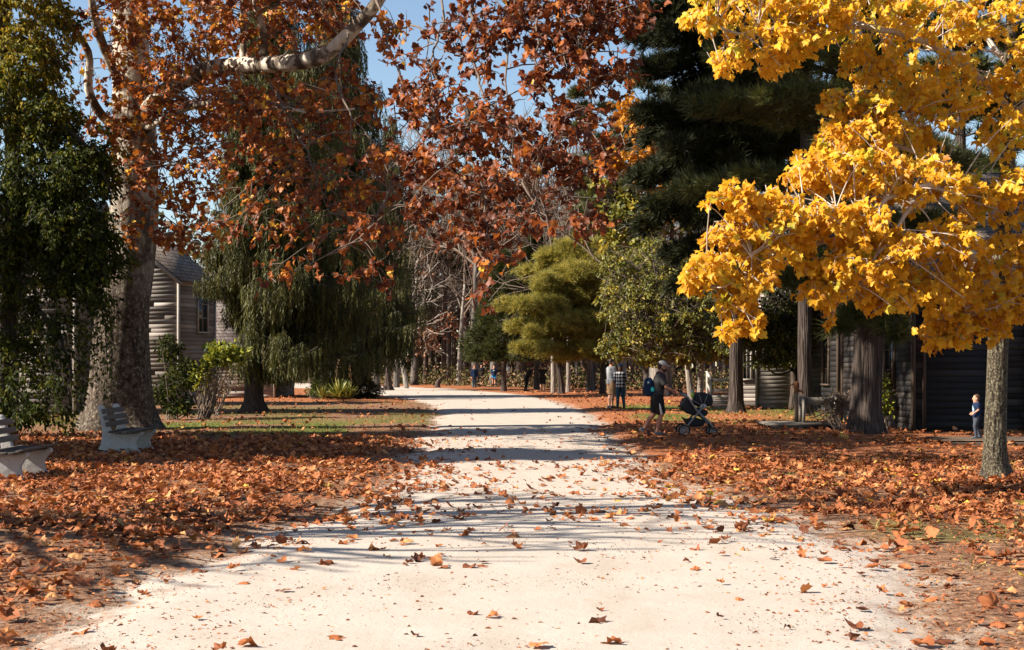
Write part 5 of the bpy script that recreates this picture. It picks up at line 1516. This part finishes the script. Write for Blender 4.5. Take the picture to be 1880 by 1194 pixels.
# stump and post by the wood, a pale board nailed in the wood
b = G(803, 712); root = thing('tree_stump', 'short dark broken stump leaning right at the left edge of the far road', 'stump', b)
q = MB(); q.add(*flare(b, [b - [0, 0, .05], b + [0, 0, .2], b + [.12, 0, .55], b + [.3, 0, .78]], [.3, .2, .18, .1], 12, 4, .15, .4, 2)); q.build('trunk', M['bark_brown'], root, True, off=b)
b = G(507, 723); root = thing('wooden_post', 'short dark post at the corner of the low shed', 'post', b)
q = MB(); q.add(*loft([ering(b[0], b[1], z, r, r, 10) for z, r in ((-.05, .1), (.3, .1), (.55, .1), (.6, .05))])); q.build('post', M['wood_pole'], root, True, off=b)
d = 118; b = np.array([(932 - CX) / F * d, d, 0]); root = thing('notice_board', 'pale upright board standing in the wood behind the far walkers', 'notice board', b)
q = MB(); q.add(*box(b + [0, 0, 1.1], (.38, .05, .85)), .8); q.build('board', M['trim_grey'], root, off=b)
for s_ in (-.17, .17):
    q = MB(); q.add(*box(b + [s_, .05, .75], (.07, .05, 1.5)), .3); q.build('post', M['trim_brown'], root, off=b)

# ================================================================== PEOPLE
M['skin'] = plain_mat('skin', (.5, .26, .17), .55, 0, .08, 30)
M['skin_tan'] = plain_mat('tan_skin', (.36, .17, .105), .55, 0, .08, 30)


def cloth(name, c, var=.12): return plain_mat(name, c, .9, 0, var, 14, .25, .12)


M['black_cloth'] = cloth('black_cloth', (.018, .018, .02)); M['char_cloth'] = cloth('charcoal_cloth', (.035, .034, .034)); M['grey_cloth'] = cloth('grey_cloth', (.3, .31, .32))
M['khaki'] = cloth('khaki_cloth', (.36, .22, .12)); M['jeans'] = cloth('blue_denim', (.035, .075, .11)); M['white_cloth'] = cloth('white_cloth', (.7, .7, .7)); M['cap_grey'] = cloth('pale_grey_cap', (.42, .4, .38))
M['navy'] = cloth('navy_cloth', (.012, .025, .06)); M['cyan'] = cloth('bright_blue_cloth', (.02, .3, .6)); M['red'] = cloth('red_cloth', (.45, .02, .04)); M['boot'] = cloth('brown_boot', (.07, .035, .02)); M['shoe_grey'] = cloth('grey_shoe', (.09, .1, .11)); M['slate'] = cloth('slate_cloth', (.055, .062, .08)); M['ltblue'] = cloth('pale_blue_cloth', (.3, .4, .47))
M['hair_dark'] = plain_mat('dark_hair', (.022, .013, .009), .6, 0, .3, 40); M['hair_brown'] = plain_mat('brown_hair', (.07, .035, .018), .6, 0, .3, 40); M['hair_red'] = plain_mat('auburn_hair', (.2, .06, .02), .6, 0, .3, 40)
m, nt, out = new_mat('plaid_cloth')
tc = nt.nodes.new('ShaderNodeTexCoord'); sp = nt.nodes.new('ShaderNodeSeparateXYZ'); nt.links.new(tc.outputs['Object'], sp.inputs[0])
ad = nd(nt, 'ShaderNodeMath', operation='ADD'); nt.links.new(sp.outputs['X'], ad.inputs[0]); nt.links.new(sp.outputs['Y'], ad.inputs[1])
bands_ = []
for o_ in (ad.outputs[0], sp.outputs['Z']):
    f = nd(nt, 'ShaderNodeMath', operation='MULTIPLY'); f.inputs[1].default_value = 8.0; nt.links.new(o_, f.inputs[0])
    g = nd(nt, 'ShaderNodeMath', operation='FRACT'); nt.links.new(f.outputs[0], g.inputs[0])
    h = nd(nt, 'ShaderNodeMath', operation='GREATER_THAN'); h.inputs[1].default_value = .5; nt.links.new(g.outputs[0], h.inputs[0]); bands_.append(h.outputs[0])
s_ = nd(nt, 'ShaderNodeMath', operation='ADD'); nt.links.new(bands_[0], s_.inputs[0]); nt.links.new(bands_[1], s_.inputs[1])
hv = nd(nt, 'ShaderNodeMath', operation='MULTIPLY'); hv.inputs[1].default_value = .5; nt.links.new(s_.outputs[0], hv.inputs[0])
rp = ramp(nt, [(0, (.015, .015, .017)), (.5, (.16, .16, .165)), (1, (.75, .74, .72))]); nt.links.new(hv.outputs[0], rp.inputs[0])
prin(nt, out, rp.outputs[0], .9, spec=.1)
M['plaid'] = m


def remeshed(name, mb, mat, parent, vox, smooth=4):
    """one continuous surface grown from overlapping closed shapes"""
    me = mb.mesh(name + '_src', None)
    o = bpy.data.objects.new(name, me); COL.objects.link(o)
    r = o.modifiers.new('r', 'REMESH'); r.mode = 'VOXEL'; r.voxel_size = vox; r.use_smooth_shade = True
    if smooth:
        s = o.modifiers.new('s', 'SMOOTH'); s.factor = .5; s.iterations = smooth
    dg = bpy.context.evaluated_depsgraph_get()
    me2 = bpy.data.meshes.new_from_object(o.evaluated_get(dg))
    me2.name = name
    o.modifiers.clear(); o.data = me2; bpy.data.meshes.remove(me)
    me2.materials.clear(); me2.materials.append(mat)
    me2.polygons.foreach_set('use_smooth', np.ones(len(me2.polygons), bool))
    if parent: o.parent = parent
    return o


def hand(mb, w, dirv, palm_n, s, curl=.5, thumb_side=1):
    """palm, four fingers of different length with bends and a thumb from the side of the palm"""
    d = nrm(dirv); n = nrm(np.asarray(palm_n, float) - d * np.dot(palm_n, d)); side = np.cross(d, n) * thumb_side
    w = np.asarray(w, float)
    L = .1 * s
    mb.add(*tube([w - d * .01 * s, w + d * .03 * s, w + d * .075 * s, w + d * L], [.03 * s, .042 * s, .045 * s, .04 * s], 10, .5))
    for i, (o, l) in enumerate(((.032, .07), (.011, .08), (-.011, .074), (-.032, .058))):
        p = w + d * L * .93 + side * o * s; a = curl * .5; pts = [p]
        for k in range(3):
            a += curl * .75; p = p + (d * cos(a) + n * sin(a)) * l * s / 2.6; pts.append(p)
        mb.add(*tube(pts, [.0105 * s, .01 * s, .0095 * s, .007 * s], 8))
    t0 = w + d * .035 * s + side * .036 * s
    t1 = t0 + (d * .6 + side * .7 + n * .3) * .035 * s; t2 = t1 + (d * .8 + side * .1 + n * .6) * .033 * s
    mb.add(*tube([t0 - side * .012 * s, t0, t1, t2], [.014 * s, .014 * s, .012 * s, .009 * s], 8))


def person(label, loc, facing, H, pose=None, outfit=(), skin='skin', group=None, vox=.011, hair=('hair_dark', 'short'), build=1.0, lean=0.0, head_turn=0.0, head_nod=0.0, child=False):
    """local frame: +x forward, +y the person's left"""
    pose = pose or {}
    root = thing('person', label, 'person', loc, facing, group)
    hs = 1.35 if child else 1.0
    B = build
    D = {
        'legL': [(0, .052, .53), (.012, .056, .285), (-.012, .056, .05)], 'legR': [(0, -.052, .53), (.012, -.056, .285), (-.012, -.056, .05)],
        'armL': [(0, .112 * B, .805), (-.015, .135 * B, .635), (.03, .135 * B, .49)], 'armR': [(0, -.112 * B, .805), (-.015, -.135 * B, .635), (.03, -.135 * B, .49)],
        'footL': 0.0, 'footR': 0.0, 'curl': .55}
    D.update(pose)
    sh = lambda z: lean * max(0, z - .5)
    J = {k: [np.array(p) * H for p in v] for k, v in D.items() if isinstance(v, list)}
    T = [(.455, .05, .045), (.49, .088 * B, .066 * B), (.53, .096 * B, .07 * B), (.6, .083 * B, .06 * B), (.66, .086 * B, .063 * B), (.73, .1 * B, .07 * B), (.785, .104 * B, .064 * B), (.82, .088 * B, .052 * B), (.845, .045, .04), (.862, .036, .036), (.9, .034, .034)]

    def torso(mb, z0, z1, inf):
        zs = [t for t in T if z0 <= t[0] <= z1]
        ring = [ering(sh(z) * H, 0, z * H, d * H + inf, w * H + inf, 18, 2.3) for z, w, d in zs]
        mb.add(*loft(ring))

    body = MB()
    torso(body, 0, 1, 0)
    hr = {'leg': [.058 * B, .04, .036, .022], 'arm': [.031 * B, .025, .024, .017]}
    for k in ('legL', 'legR'):
        h_, kn, an = J[k]
        calf = kn + (an - kn) * .35 + np.array([-.012, 0, 0]) * H
        body.add(*tube([h_ + [0, 0, .01 * H], h_ + (kn - h_) * .4, kn, calf, an + (kn - an) * .2, an], np.array([.056 * B, .052 * B, .036, .036, .024, .022]) * H, 12))
        s = D['foot' + k[-1]]
        f = rotz(0) @ np.array([1, 0, 0]); ft = np.array([cos(s), 0, -sin(s)])
        body.add(*tube([an - ft * .035 * H - [0, 0, .012 * H], an + ft * .03 * H - [0, 0, .018 * H], an + ft * .1 * H - [0, 0, .03 * H]], np.array([.022, .024, .017]) * H, 10))
    for k in ('armL', 'armR'):
        s_, e, w = J[k]; s_ = s_ + np.array([sh(.8) * H, 0, 0])
        J[k][0] = s_
        body.add(*tube([s_ * [1, .8, 1] + [0, 0, .008 * H], s_, s_ + (e - s_) * .5, e, e + (w - e) * .35, w], np.array([.034 * B, .034 * B, .028 * B, .023, .024, .016]) * H, 12))
        hand(body, w, (w - e) + np.array([0, 0, -.02 * H]), D.get('palm', (0, 1 if k[-1] == 'R' else -1, 0)), H * .62 * (1.1 if child else 1), D['curl'], 1 if k[-1] == 'R' else -1)
    # head with face
    hc = np.array([sh(.93) * H + .012 * H, 0, .935 * H])
    if child: hc[2] = (.93) * H
    Rh = rotz(head_turn) @ roty(head_nod)
    hd = MB()
    prof = [(-.073, .018, .026, .024), (-.062, .03, .034, .012), (-.045, .038, .044, .006), (-.02, .042, .05, .0), (.005, .043, .054, -.003), (.03, .042, .054, -.006), (.05, .034, .044, -.008), (.062, .022, .028, -.009), (.068, .008, .01, -.009)]
    hd.add(*loft([ering(o * H * hs, 0, z * H * hs, dx * H * hs, w * H * hs, 16) for z, w, dx, o in prof]))
    hd.add(*tube([(.05 * H * hs, 0, .012 * H * hs), (.062 * H * hs, 0, -.012 * H * hs), (.052 * H * hs, 0, -.02 * H * hs)], np.array([.006, .01, .007]) * H * hs, 8))
    for sgn in (-1, 1):
        hd.add(*ellipsoid((-.004 * H * hs, sgn * .044 * H * hs, -.006 * H * hs), np.array([.012, .006, .018]) * H * hs, 10, 6))
    hd.add(*ellipsoid((.046 * H * hs, 0, -.036 * H * hs), np.array([.008, .016, .005]) * H * hs, 10, 6))
    for V in hd.V: body.add(V @ Rh.T + hc, [], .5)
    # merge the face lists too
    body.FL += [f + (body.n - hd.n) for f in hd.FL]
    remeshed('body', body, M[skin], root, vox)
    eye = MB()
    for sgn in (-1, 1):
        V, Fs = ellipsoid((.049 * H * hs, sgn * .018 * H * hs, .004 * H * hs), np.array([.004, .007, .004]) * H * hs, 8, 6)
        eye.add(V @ Rh.T + hc, Fs)
    eye.build('eyes', M['hair_dark'], root, True)
    if hair:
        q = MB(); hm, style = hair
        V, Fs = ellipsoid((-.014 * H * hs, 0, .022 * H * hs), np.array([.056, .0475, .053]) * H * hs, 16, 10); q.add(V @ Rh.T + hc, Fs)
        V, Fs = ellipsoid((-.026 * H * hs, 0, -.012 * H * hs), np.array([.036, .043, .045]) * H * hs, 14, 8); q.add(V @ Rh.T + hc, Fs)
        if style == 'long':
            q.add(*loft([ering(hc[0] - .035 * H, 0, hc[2] + z * H, a * H, w * H, 14) for z, a, w in ((.03, .03, .045), (-.03, .03, .05), (-.1, .024, .055), (-.17, .014, .045), (-.2, .006, .025))]))
        remeshed('hair', q, M[hm], root, vox * .9, 2)

    for spec in outfit:
        kind, mat = spec[0], M[spec[1]]
        q = MB(); inf = .012 * H
        if kind in ('tshirt', 'long_shirt', 'jacket'):
            torso(q, .485 if kind != 'jacket' else .45, .85, inf * (1.0 if kind != 'jacket' else 1.4))
            for k in ('armL', 'armR'):
                s_, e, w = J[k]
                if kind == 'tshirt': q.add(*tube([s_ * [1, .78, 1] + [0, 0, .006 * H], s_, s_ + (e - s_) * .4, s_ + (e - s_) * .78], np.array([.042 * B, .046 * B, .042, .04]) * H, 12))
                else: q.add(*tube([s_ * [1, .78, 1] + [0, 0, .006 * H], s_, s_ + (e - s_) * .5, e, e + (w - e) * .5, w - (w - e) * .05], np.array([.042 * B, .045 * B, .04, .034, .032, .026]) * H, 12))
        elif kind in ('shorts', 'trousers', 'skirt_shorts'):
            torso(q, .455, .61, inf * .8)
            for k in ('legL', 'legR'):
                h_, kn, an = J[k]
                if kind == 'shorts': q.add(*tube([h_ + [0, 0, .02 * H], h_ + (kn - h_) * .3, h_ + (kn - h_) * .7, kn - (kn - h_) * (.02)], np.array([.066 * B, .068 * B, .064, .06]) * H, 14))
                elif kind == 'skirt_shorts': q.add(*tube([h_ + [0, 0, .02 * H], h_ + (kn - h_) * .3, h_ + (kn - h_) * .52], np.array([.064 * B, .068 * B, .068]) * H, 14))
                else: q.add(*tube([h_ + [0, 0, .02 * H], h_ + (kn - h_) * .4, kn, kn + (an - kn) * .4 + np.array([-.006 * H, 0, 0]), an + [0, 0, -.01 * H]], np.array([.062 * B, .056 * B, .043, .04, .032]) * H, 14))
        elif kind in ('shoes', 'boots'):
            for k in ('legL', 'legR'):
                q = MB(); an = J[k][2]; kn = J[k][1]; s = D['foot' + k[-1]]; ft = np.array([cos(s), 0, -sin(s)]); up = np.array([sin(s), 0, cos(s)])
                q.add(*tube([an - ft * .045 * H - up * .014 * H, an + ft * .0 * H - up * .016 * H, an + ft * .06 * H - up * .024 * H, an + ft * .118 * H - up * .032 * H], np.array([.026, .032, .03, .018]) * H, 12))
                q.add(*tube([an - ft * .05 * H - up * .042 * H, an + ft * .04 * H - up * .042 * H, an + ft * .125 * H - up * .043 * H], np.array([.022, .031, .022]) * H, 12, .3))
                if kind == 'boots': q.add(*tube([an - up * .015 * H, an + (kn - an) * .35], np.array([.03, .034]) * H, 12))
                remeshed('shoe' if kind == 'shoes' else 'boot', q, mat, root, vox * .9, 2)
            continue
        elif kind == 'cap':
            V, Fs = ellipsoid((-.006 * H, 0, .03 * H), np.array([.06, .05, .05]) * H, 16, 10); V[:, 2] = np.maximum(V[:, 2], .012 * H); q.add(V @ Rh.T + hc, Fs)
            o = q.build('cap', mat, root, True)
            q = MB(); th = np.linspace(-1.1, 1.1, 11)
            a = [(.045 * H * cos(t) + .0 * H, .045 * H * sin(t), .02 * H) for t in th]; c_ = [(.045 * H + .062 * H * cos(t * .8), .042 * H * sin(t), .012 * H - .006 * H * abs(sin(t))) for t in th]
            A = np.array(a + c_[::-1]); V, Fs = prism(A, (0, 0, .006 * H)); q.add(V @ Rh.T + hc, Fs)
            q.build('cap_brim', mat, o); continue
        elif kind == 'beanie':
            V, Fs = ellipsoid((-.008 * H, 0, .03 * H), np.array([.061, .053, .055]) * H, 16, 10); V[:, 2] = np.maximum(V[:, 2], .006 * H); q.add(V @ Rh.T + hc, Fs)
            q.build('beanie', mat, root, True); continue
        elif kind == 'beard':
            V, Fs = ellipsoid((.024 * H, 0, -.05 * H), np.array([.036, .037, .038]) * H, 14, 8); q.add(V @ Rh.T + hc, Fs)
            V, Fs = ellipsoid((.0, 0, -.035 * H), np.array([.03, .0435, .034]) * H, 14, 8); q.add(V @ Rh.T + hc, Fs)
        elif kind == 'side_stripe':
            h_, kn, an = J['legR']
            a = h_ + (kn - h_) * .02 + [0, -.056 * H, 0]; c_ = kn + (h_ - kn) * .03 + [0, -.052 * H, 0]
            q.add(*tube([a, (a + c_) / 2 + [0, -.006 * H, 0], c_], np.array([.012, .016, .024]) * H, 10, .7)); q.build('side_stripe', mat, root, True); continue
        elif kind == 'front_panel':
            q.add(*ellipsoid((.036 * H, 0, .7 * H), (.058 * H, .085 * H, .15 * H), 18, 12)); q.build('shirt_front', mat, root, True); continue
        elif kind == 'band':
            q.add(*box((.078 * H + sh(.76) * H, 0, .765 * H), (.02 * H, .075 * H, .028 * H))); q.build('shirt_print', mat, root); continue
        remeshed({'tshirt': 'shirt', 'long_shirt': 'shirt', 'jacket': 'jacket', 'shorts': 'shorts', 'trousers': 'trousers', 'skirt_shorts': 'shorts', 'beard': 'beard'}[kind], q, mat, root, vox, 3)
    return root


# man pushing the stroller, walking right
X0 = 3.32; Y0 = 32.6; H = 1.70
person('man in grey cap, dark shirt and black shorts with white stripe, pushing a stroller', (X0, Y0, 0), 0, H, {
    'legL': [(.0, .05, .53), (-.03, .052, .3), (-.17, .05, .09)], 'legR': [(.005, -.05, .53), (.055, -.052, .285), (-.005, -.05, .05)],
    'armL': [(.01, .112, .8), (.12, .125, .655), (.245, .1, .59)], 'armR': [(.01, -.112, .8), (.115, -.135, .655), (.24, -.115, .59)],
    'footL': .5, 'footR': .0, 'curl': .95, 'palm': (0, 0, -1)},
    [('tshirt', 'char_cloth'), ('shorts', 'black_cloth'), ('side_stripe', 'white_cloth'), ('shoes', 'shoe_grey'), ('cap', 'cap_grey'), ('beard', 'hair_dark')], 'skin_tan', build=1.12, lean=.15, head_nod=.12)
# his backpack
b = np.array([X0 - .2, Y0, .92]); root = thing('backpack', 'dark blue backpack with teal patch on the back of the stroller man', 'backpack', b)
q = MB(); q.add(*loft([ering(X0 - .215 - .02 * sin(z * 4), Y0, .9 + z, .12 * a, .155 * a, 18, 3) for z, a in ((0, .5), (.03, .85), (.1, 1.05), (.22, 1.05), (.33, .9), (.4, .7), (.43, .35))])); q.build('bag', M['navy'], root, True, off=b)
q = MB(); q.add(*loft([ering(X0 - .315, Y0, .94 + z, .06 * a, .11 * a, 16, 3) for z, a in ((0, .5), (.02, .9), (.1, 1.1), (.17, .9), (.19, .4))])); q.build('front_pocket', M['black_cloth'], root, True, off=b)
q = MB(); q.add(*ellipsoid((X0 - .16, Y0 - .155, 1.06), (.045, .018, .055), 14, 8)); M['teal'] = plain_mat('teal_patch', (.03, .5, .48), .5); q.build('patch', M['teal'], root, True, off=b)
q = MB(); q.add(*ellipsoid((X0 - .25, Y0 - .14, 1.22), (.03, .02, .03), 10, 6)); q.add(*ellipsoid((X0 - .3, Y0 - .1, 1.06), (.02, .03, .05), 10, 6)); q.build('tag', M['ltblue'], root, True, off=b)
for s_ in (-1, 1):
    q = MB(); q.add(*tube(smooth_path([(X0 - .1, Y0 + s_ * .09, 1.27), (X0 - .02, Y0 + s_ * .1, 1.46), (X0 + .1, Y0 + s_ * .105, 1.4), (X0 + .14, Y0 + s_ * .11, 1.25), (X0 + .06, Y0 + s_ * .15, 1.08), (X0 - .12, Y0 + s_ * .14, .98)], 5), .02, 8, .5)); q.build('strap', M['black_cloth'], root, True, off=b)

root.location.x += .045
# stroller
sx0 = 3.9; b = np.array([sx0 + .28, Y0, 0]); root = thing('baby_stroller', 'black baby stroller with grey frame pushed by the man in the cap', 'stroller', b)
M['frame_metal'] = plain_mat('grey_frame_metal', (.2, .2, .205), .35, .6, .1); M['rubber'] = plain_mat('black_rubber', (.02, .02, .02), .8); M['strol_cloth'] = cloth('stroller_cloth', (.028, .028, .031)); M['rim'] = plain_mat('grey_wheel_rim', (.35, .36, .37), .4, .3)


def torus(c, R, r, seg=24, s2=8, ax='y'):
    th = np.linspace(0, 2 * pi, seg, endpoint=False); rings = []
    for t in th:
        ph = np.arange(s2) / s2 * 2 * pi
        rings.append(np.column_stack([(R + r * np.cos(ph)) * cos(t), r * np.sin(ph), (R + r * np.cos(ph)) * sin(t)]) + np.asarray(c))
    V = np.concatenate(rings); i = np.arange(seg)[:, None]; j = np.arange(s2)[None]
    return V, [np.stack([i * s2 + j, i * s2 + (j + 1) % s2, ((i + 1) % seg) * s2 + (j + 1) % s2, ((i + 1) % seg) * s2 + j], -1).reshape(-1, 4)]


yn, yf = Y0 - .27, Y0 + .27
fr = MB()
for yy in (yn, yf):
    fr.add(*tube([(sx0 - .02, yy, .94), (sx0 + .1, yy, .83), (sx0 + .28, yy, .56), (sx0 + .36, yy, .47), (sx0 + .52, yy, .33), (sx0 + .6, yy, .24), (sx0 + .64, yy, .12)], [.017, .022, .026, .028, .026, .024, .02], 10))
    fr.add(*tube([(sx0 + .04, yy, .12), (sx0 + .14, yy, .28), (sx0 + .32, yy, .5), (sx0 + .44, yy, .66)], [.02, .022, .024, .02], 10))
fr.add(*tube([(sx0 + .04, yn, .12), (sx0 + .04, yf, .12)], .014, 8)); fr.add(*tube([(sx0 + .36, yn, .47), (sx0 + .36, yf, .47)], .018, 8))
fr.build('frame', M['frame_metal'], root, True, off=b)
q = MB(); q.add(*tube(smooth_path([(sx0 - .02, yn, .94), (sx0 - .06, yn + .05, .965), (sx0 - .07, Y0, .97), (sx0 - .06, yf - .05, .965), (sx0 - .02, yf, .94)], 4), .02, 10)); q.build('handlebar', M['rubber'], root, True, off=b)
# seat shell (bassinet), canopy, basket
def hull(profile, half, n=12, p=3.0, rnd=.8):
    A = np.array(profile, float); c = A.mean(0); out_ = []
    for t in np.linspace(-1, 1, n):
        k = (1 - abs(t) ** p) ** (1 / p) * (1 - rnd) + rnd if abs(t) < 1 else rnd * .9
        out_.append(np.column_stack([c[0] + (A[:, 0] - c[0]) * k, np.full(len(A), Y0 + half * t), c[1] + (A[:, 1] - c[1]) * k]))
    return loft(out_)


q = MB(); q.add(*hull([(sx0 - .02, .72), (sx0 + .02, .8), (sx0 + .12, .82), (sx0 + .3, .6), (sx0 + .5, .56), (sx0 + .56, .5), (sx0 + .5, .42), (sx0 + .3, .42), (sx0 + .12, .47), (sx0 - .0, .55), (sx0 - .04, .63)], .235)); bevel(q.build('seat', M['strol_cloth'], root, True, off=b), .01)
q = MB(); q.add(*hull([(sx0 + .24, .68), (sx0 + .27, .86), (sx0 + .35, .93), (sx0 + .45, .93), (sx0 + .58, .89), (sx0 + .64, .82), (sx0 + .65, .7), (sx0 + .6, .64), (sx0 + .48, .62), (sx0 + .34, .62)], .26)); q.build('canopy', M['strol_cloth'], root, True, off=b)
q = MB()
for k in range(3):
    a_ = radians(155 - 45 * k); cc = np.array([sx0 + .42, 0, .66])
    q.add(*tube([(cc[0] + .25 * cos(a_), Y0 - .262, cc[2] + .26 * sin(a_)), (cc[0], Y0 - .275, cc[2] - .02)], .008, 6))
q.build('canopy_ribs', M['frame_metal'], root, True, off=b)
q = MB(); q.add(*hull([(sx0 - .0, .4), (sx0 + .1, .36), (sx0 + .3, .39), (sx0 + .5, .33), (sx0 + .46, .22), (sx0 + .3, .19), (sx0 + .14, .2), (sx0 + .06, .3)], .21)); q.build('basket', M['strol_cloth'], root, True, off=b)
q = MB(); q.add(*ellipsoid((sx0 + .43, Y0 - .265, .64), (.07, .02, .05), 14, 8)); q.build('joint_cover', M['rim'], root, True, off=b)
q = MB(); q.add(*ellipsoid((sx0 + .22, Y0 - .1, .87), (.035, .03, .06), 12, 8)); M['lime'] = plain_mat('lime_toy', (.35, .55, .05), .5); q.build('toy', M['lime'], root, True, off=b)
q = MB(); q.add(*tube([(sx0 + .22, Y0 - .1, .93), (sx0 + .22, Y0 - .1, .97)], [.02, .015], 10)); q.build('toy_cap', M['teal'], root, True, off=b)
for (wx, wy, R) in ((sx0 + .02, yn - .02, .125), (sx0 + .02, yf + .02, .125), (sx0 + .64, yn + .06, .1), (sx0 + .64, yf - .06, .1)):
    c_ = (wx, wy, R)
    q = MB(); q.add(*torus(c_, R - .018, .018)); w_ = q.build('wheel', M['rubber'], root, True, off=b)
    q = MB(); q.add(*torus(c_, R - .034, .008)); q.add(*tube([(wx, wy - .025, R), (wx, wy + .025, R)], .018, 10))
    for k in range(8):
        a_ = k * pi / 4; q.add(*tube([c_, (wx + (R - .034) * cos(a_), wy, R + (R - .034) * sin(a_))], .007, 6))
    q.build('rim', M['rim'], w_, True, off=b)
    if R < .11:
        q = MB(); q.add(*tube([(wx, wy + .03, R), (wx - .005, wy + .03, R + .12), (wx - .03, wy, R + .16)], .018, 8)); q.build('fork', M['rubber'], w_, True, off=b)

# the stroller is a little larger than first measured
str_ = root; str_.scale = (1.07, 1.07, 1.07); str_.location.x += .01

# couple
d = 53.4
person('tall man in grey shirt and khaki shorts standing with the woman in plaid', ((1122 - CX) / F * d, d, 0), radians(25), 1.86, {
    'armL': [(0, .112, .805), (.04, .13, .64), (.17, .04, .62)], 'armR': [(0, -.112, .805), (.04, -.13, .64), (.17, -.05, .62)], 'curl': .8},
    [('tshirt', 'grey_cloth'), ('shorts', 'khaki'), ('shoes', 'slate')], 'skin', vox=.014, hair=('hair_dark', 'short'), head_nod=.15, build=1.05)
person('woman in black and white plaid shirt, jeans and dark beanie, seen from behind', ((1139 - CX) / F * (d - .3), d - .3, 0), radians(97), 1.64, {
    'armL': [(0, .105, .8), (.02, .15, .64), (.12, .1, .6)], 'armR': [(0, -.105, .8), (.02, -.15, .64), (.12, -.1, .6)],
    'legL': [(0, .05, .53), (.0, .06, .285), (-.01, .068, .05)], 'legR': [(0, -.05, .53), (.02, -.065, .285), (-.01, -.085, .05)]},
    [('jacket', 'plaid'), ('trousers', 'jeans'), ('boots', 'boot'), ('beanie', 'navy')], 'skin', vox=.014, hair=('hair_brown', 'long'), build=.98)
# small boy on the boardwalk, walking left
d = 29.0
person('small boy in raglan shirt and grey trousers walking on the plank walk', ((1793 - CX) / F * d, d, .12), radians(180), .88, {
    'armL': [(0, .112, .79), (.0, .13, .66), (.09, .12, .6)], 'armR': [(0, -.112, .79), (-.03, -.13, .66), (.06, -.12, .6)],
    'legL': [(0, .05, .5), (.06, .05, .28), (.03, .05, .05)], 'legR': [(0, -.05, .5), (-.0, -.05, .28), (-.1, -.05, .06)]},
    [('tshirt', 'navy'), ('front_panel', 'ltblue'), ('trousers', 'slate'), ('shoes', 'shoe_grey')], 'skin', vox=.009, hair=('hair_brown', 'short'), build=1.15, child=True)
# far walkers
d = 106
person('far walker in navy shirt and bright blue shorts coming up the road', ((907 - CX) / F * d, d, 0), radians(-90), 1.62, {'legL': [(0, .05, .53), (.03, .052, .285), (.06, .052, .05)], 'legR': [(0, -.05, .53), (.0, -.055, .285), (-.07, -.055, .06)]},
       [('tshirt', 'navy'), ('band', 'white_cloth'), ('skirt_shorts', 'cyan'), ('shoes', 'shoe_grey')], 'skin', vox=.018, hair=('hair_red', 'short'))
d = 104
person('far walker in dark top with a red stripe down one trouser leg', ((871 - CX) / F * d, d, 0), radians(-75), 1.62, None, [('long_shirt', 'navy'), ('trousers', 'jeans'), ('side_stripe', 'red'), ('shoes', 'black_cloth')], 'skin_tan', vox=.018, hair=('hair_red', 'long'))
d = 112
person('far walker all in black just behind the one with the red stripe', ((884 - CX) / F * d, d, 0), radians(-95), 1.74, None, [('jacket', 'black_cloth'), ('shorts', 'black_cloth'), ('shoes', 'black_cloth'), ('beanie', 'black_cloth')], 'skin', vox=.018)
d = 90
person('person all in black bending far forward beside the far road', ((966 - CX) / F * d, d, 0), radians(-10), 1.6, {'armL': [(.0, .11, .8), (.12, .12, .68), (.2, .1, .6)], 'armR': [(0, -.11, .8), (.1, -.12, .66), (.18, -.1, .56)], 'legL': [(0, .06, .53), (.03, .08, .285), (-.01, .09, .05)], 'legR': [(0, -.06, .53), (.02, -.08, .285), (-.05, -.09, .05)]},
       [('jacket', 'black_cloth'), ('trousers', 'black_cloth'), ('shoes', 'black_cloth')], 'skin_tan', vox=.018, lean=.55, build=1.3)
d = 88
person('person in black shirt and shorts seen from behind, hands raised to the head', ((996 - CX) / F * d, d, 0), radians(85), 1.66, {'armL': [(0, .112, .805), (.06, .19, .74), (.05, .12, .86)], 'armR': [(0, -.112, .805), (.06, -.19, .74), (.05, -.12, .86)]},
       [('tshirt', 'black_cloth'), ('shorts', 'black_cloth'), ('shoes', 'slate'), ('beanie', 'navy')], 'skin', vox=.018)

# ================================================================== LIGHT, SKY, CAMERA
EL, AZ = radians(35), radians(13)       # sun from the left, a little behind the camera
sd = Vector((-cos(AZ) * cos(EL), -sin(AZ) * cos(EL), sin(EL)))
sun = bpy.data.lights.new('sun', 'SUN'); sun.energy = 5.0; sun.angle = radians(.5); sun.color = (1, .9, .77)
so = bpy.data.objects.new('sun', sun); COL.objects.link(so); so.rotation_euler = sd.to_track_quat('Z', 'Y').to_euler(); so.location = sd * 60
w = bpy.data.worlds.new('World'); SC.world = w; w.use_nodes = True
nt = w.node_tree; bg = nt.nodes['Background']
sky = nt.nodes.new('ShaderNodeTexSky'); sky.sky_type = 'NISHITA'; sky.sun_disc = False
sky.sun_elevation = EL; sky.sun_rotation = math.atan2(sd.x, sd.y)
sky.air_density = 1.0; sky.dust_density = .3; sky.ozone_density = 1.2
nt.links.new(sky.outputs[0], bg.inputs[0]); bg.inputs[1].default_value = .066
cam = bpy.data.cameras.new('camera'); cam.sensor_width = 36; cam.lens = 50; cam.clip_end = 3000; cam.clip_start = .1
cam.shift_y = (HY - 597) / 1880
co = bpy.data.objects.new('camera', cam); COL.objects.link(co); co.location = (0, 0, CH); co.rotation_euler = (pi / 2, 0, 0)
SC.camera = co
SC.view_settings.view_transform = 'Standard'; SC.view_settings.look = 'None'; SC.view_settings.gamma = 1; SC.view_settings.exposure = 1.35
SC.cycles.max_bounces = 6; SC.cycles.diffuse_bounces = 3; SC.cycles.transmission_bounces = 4
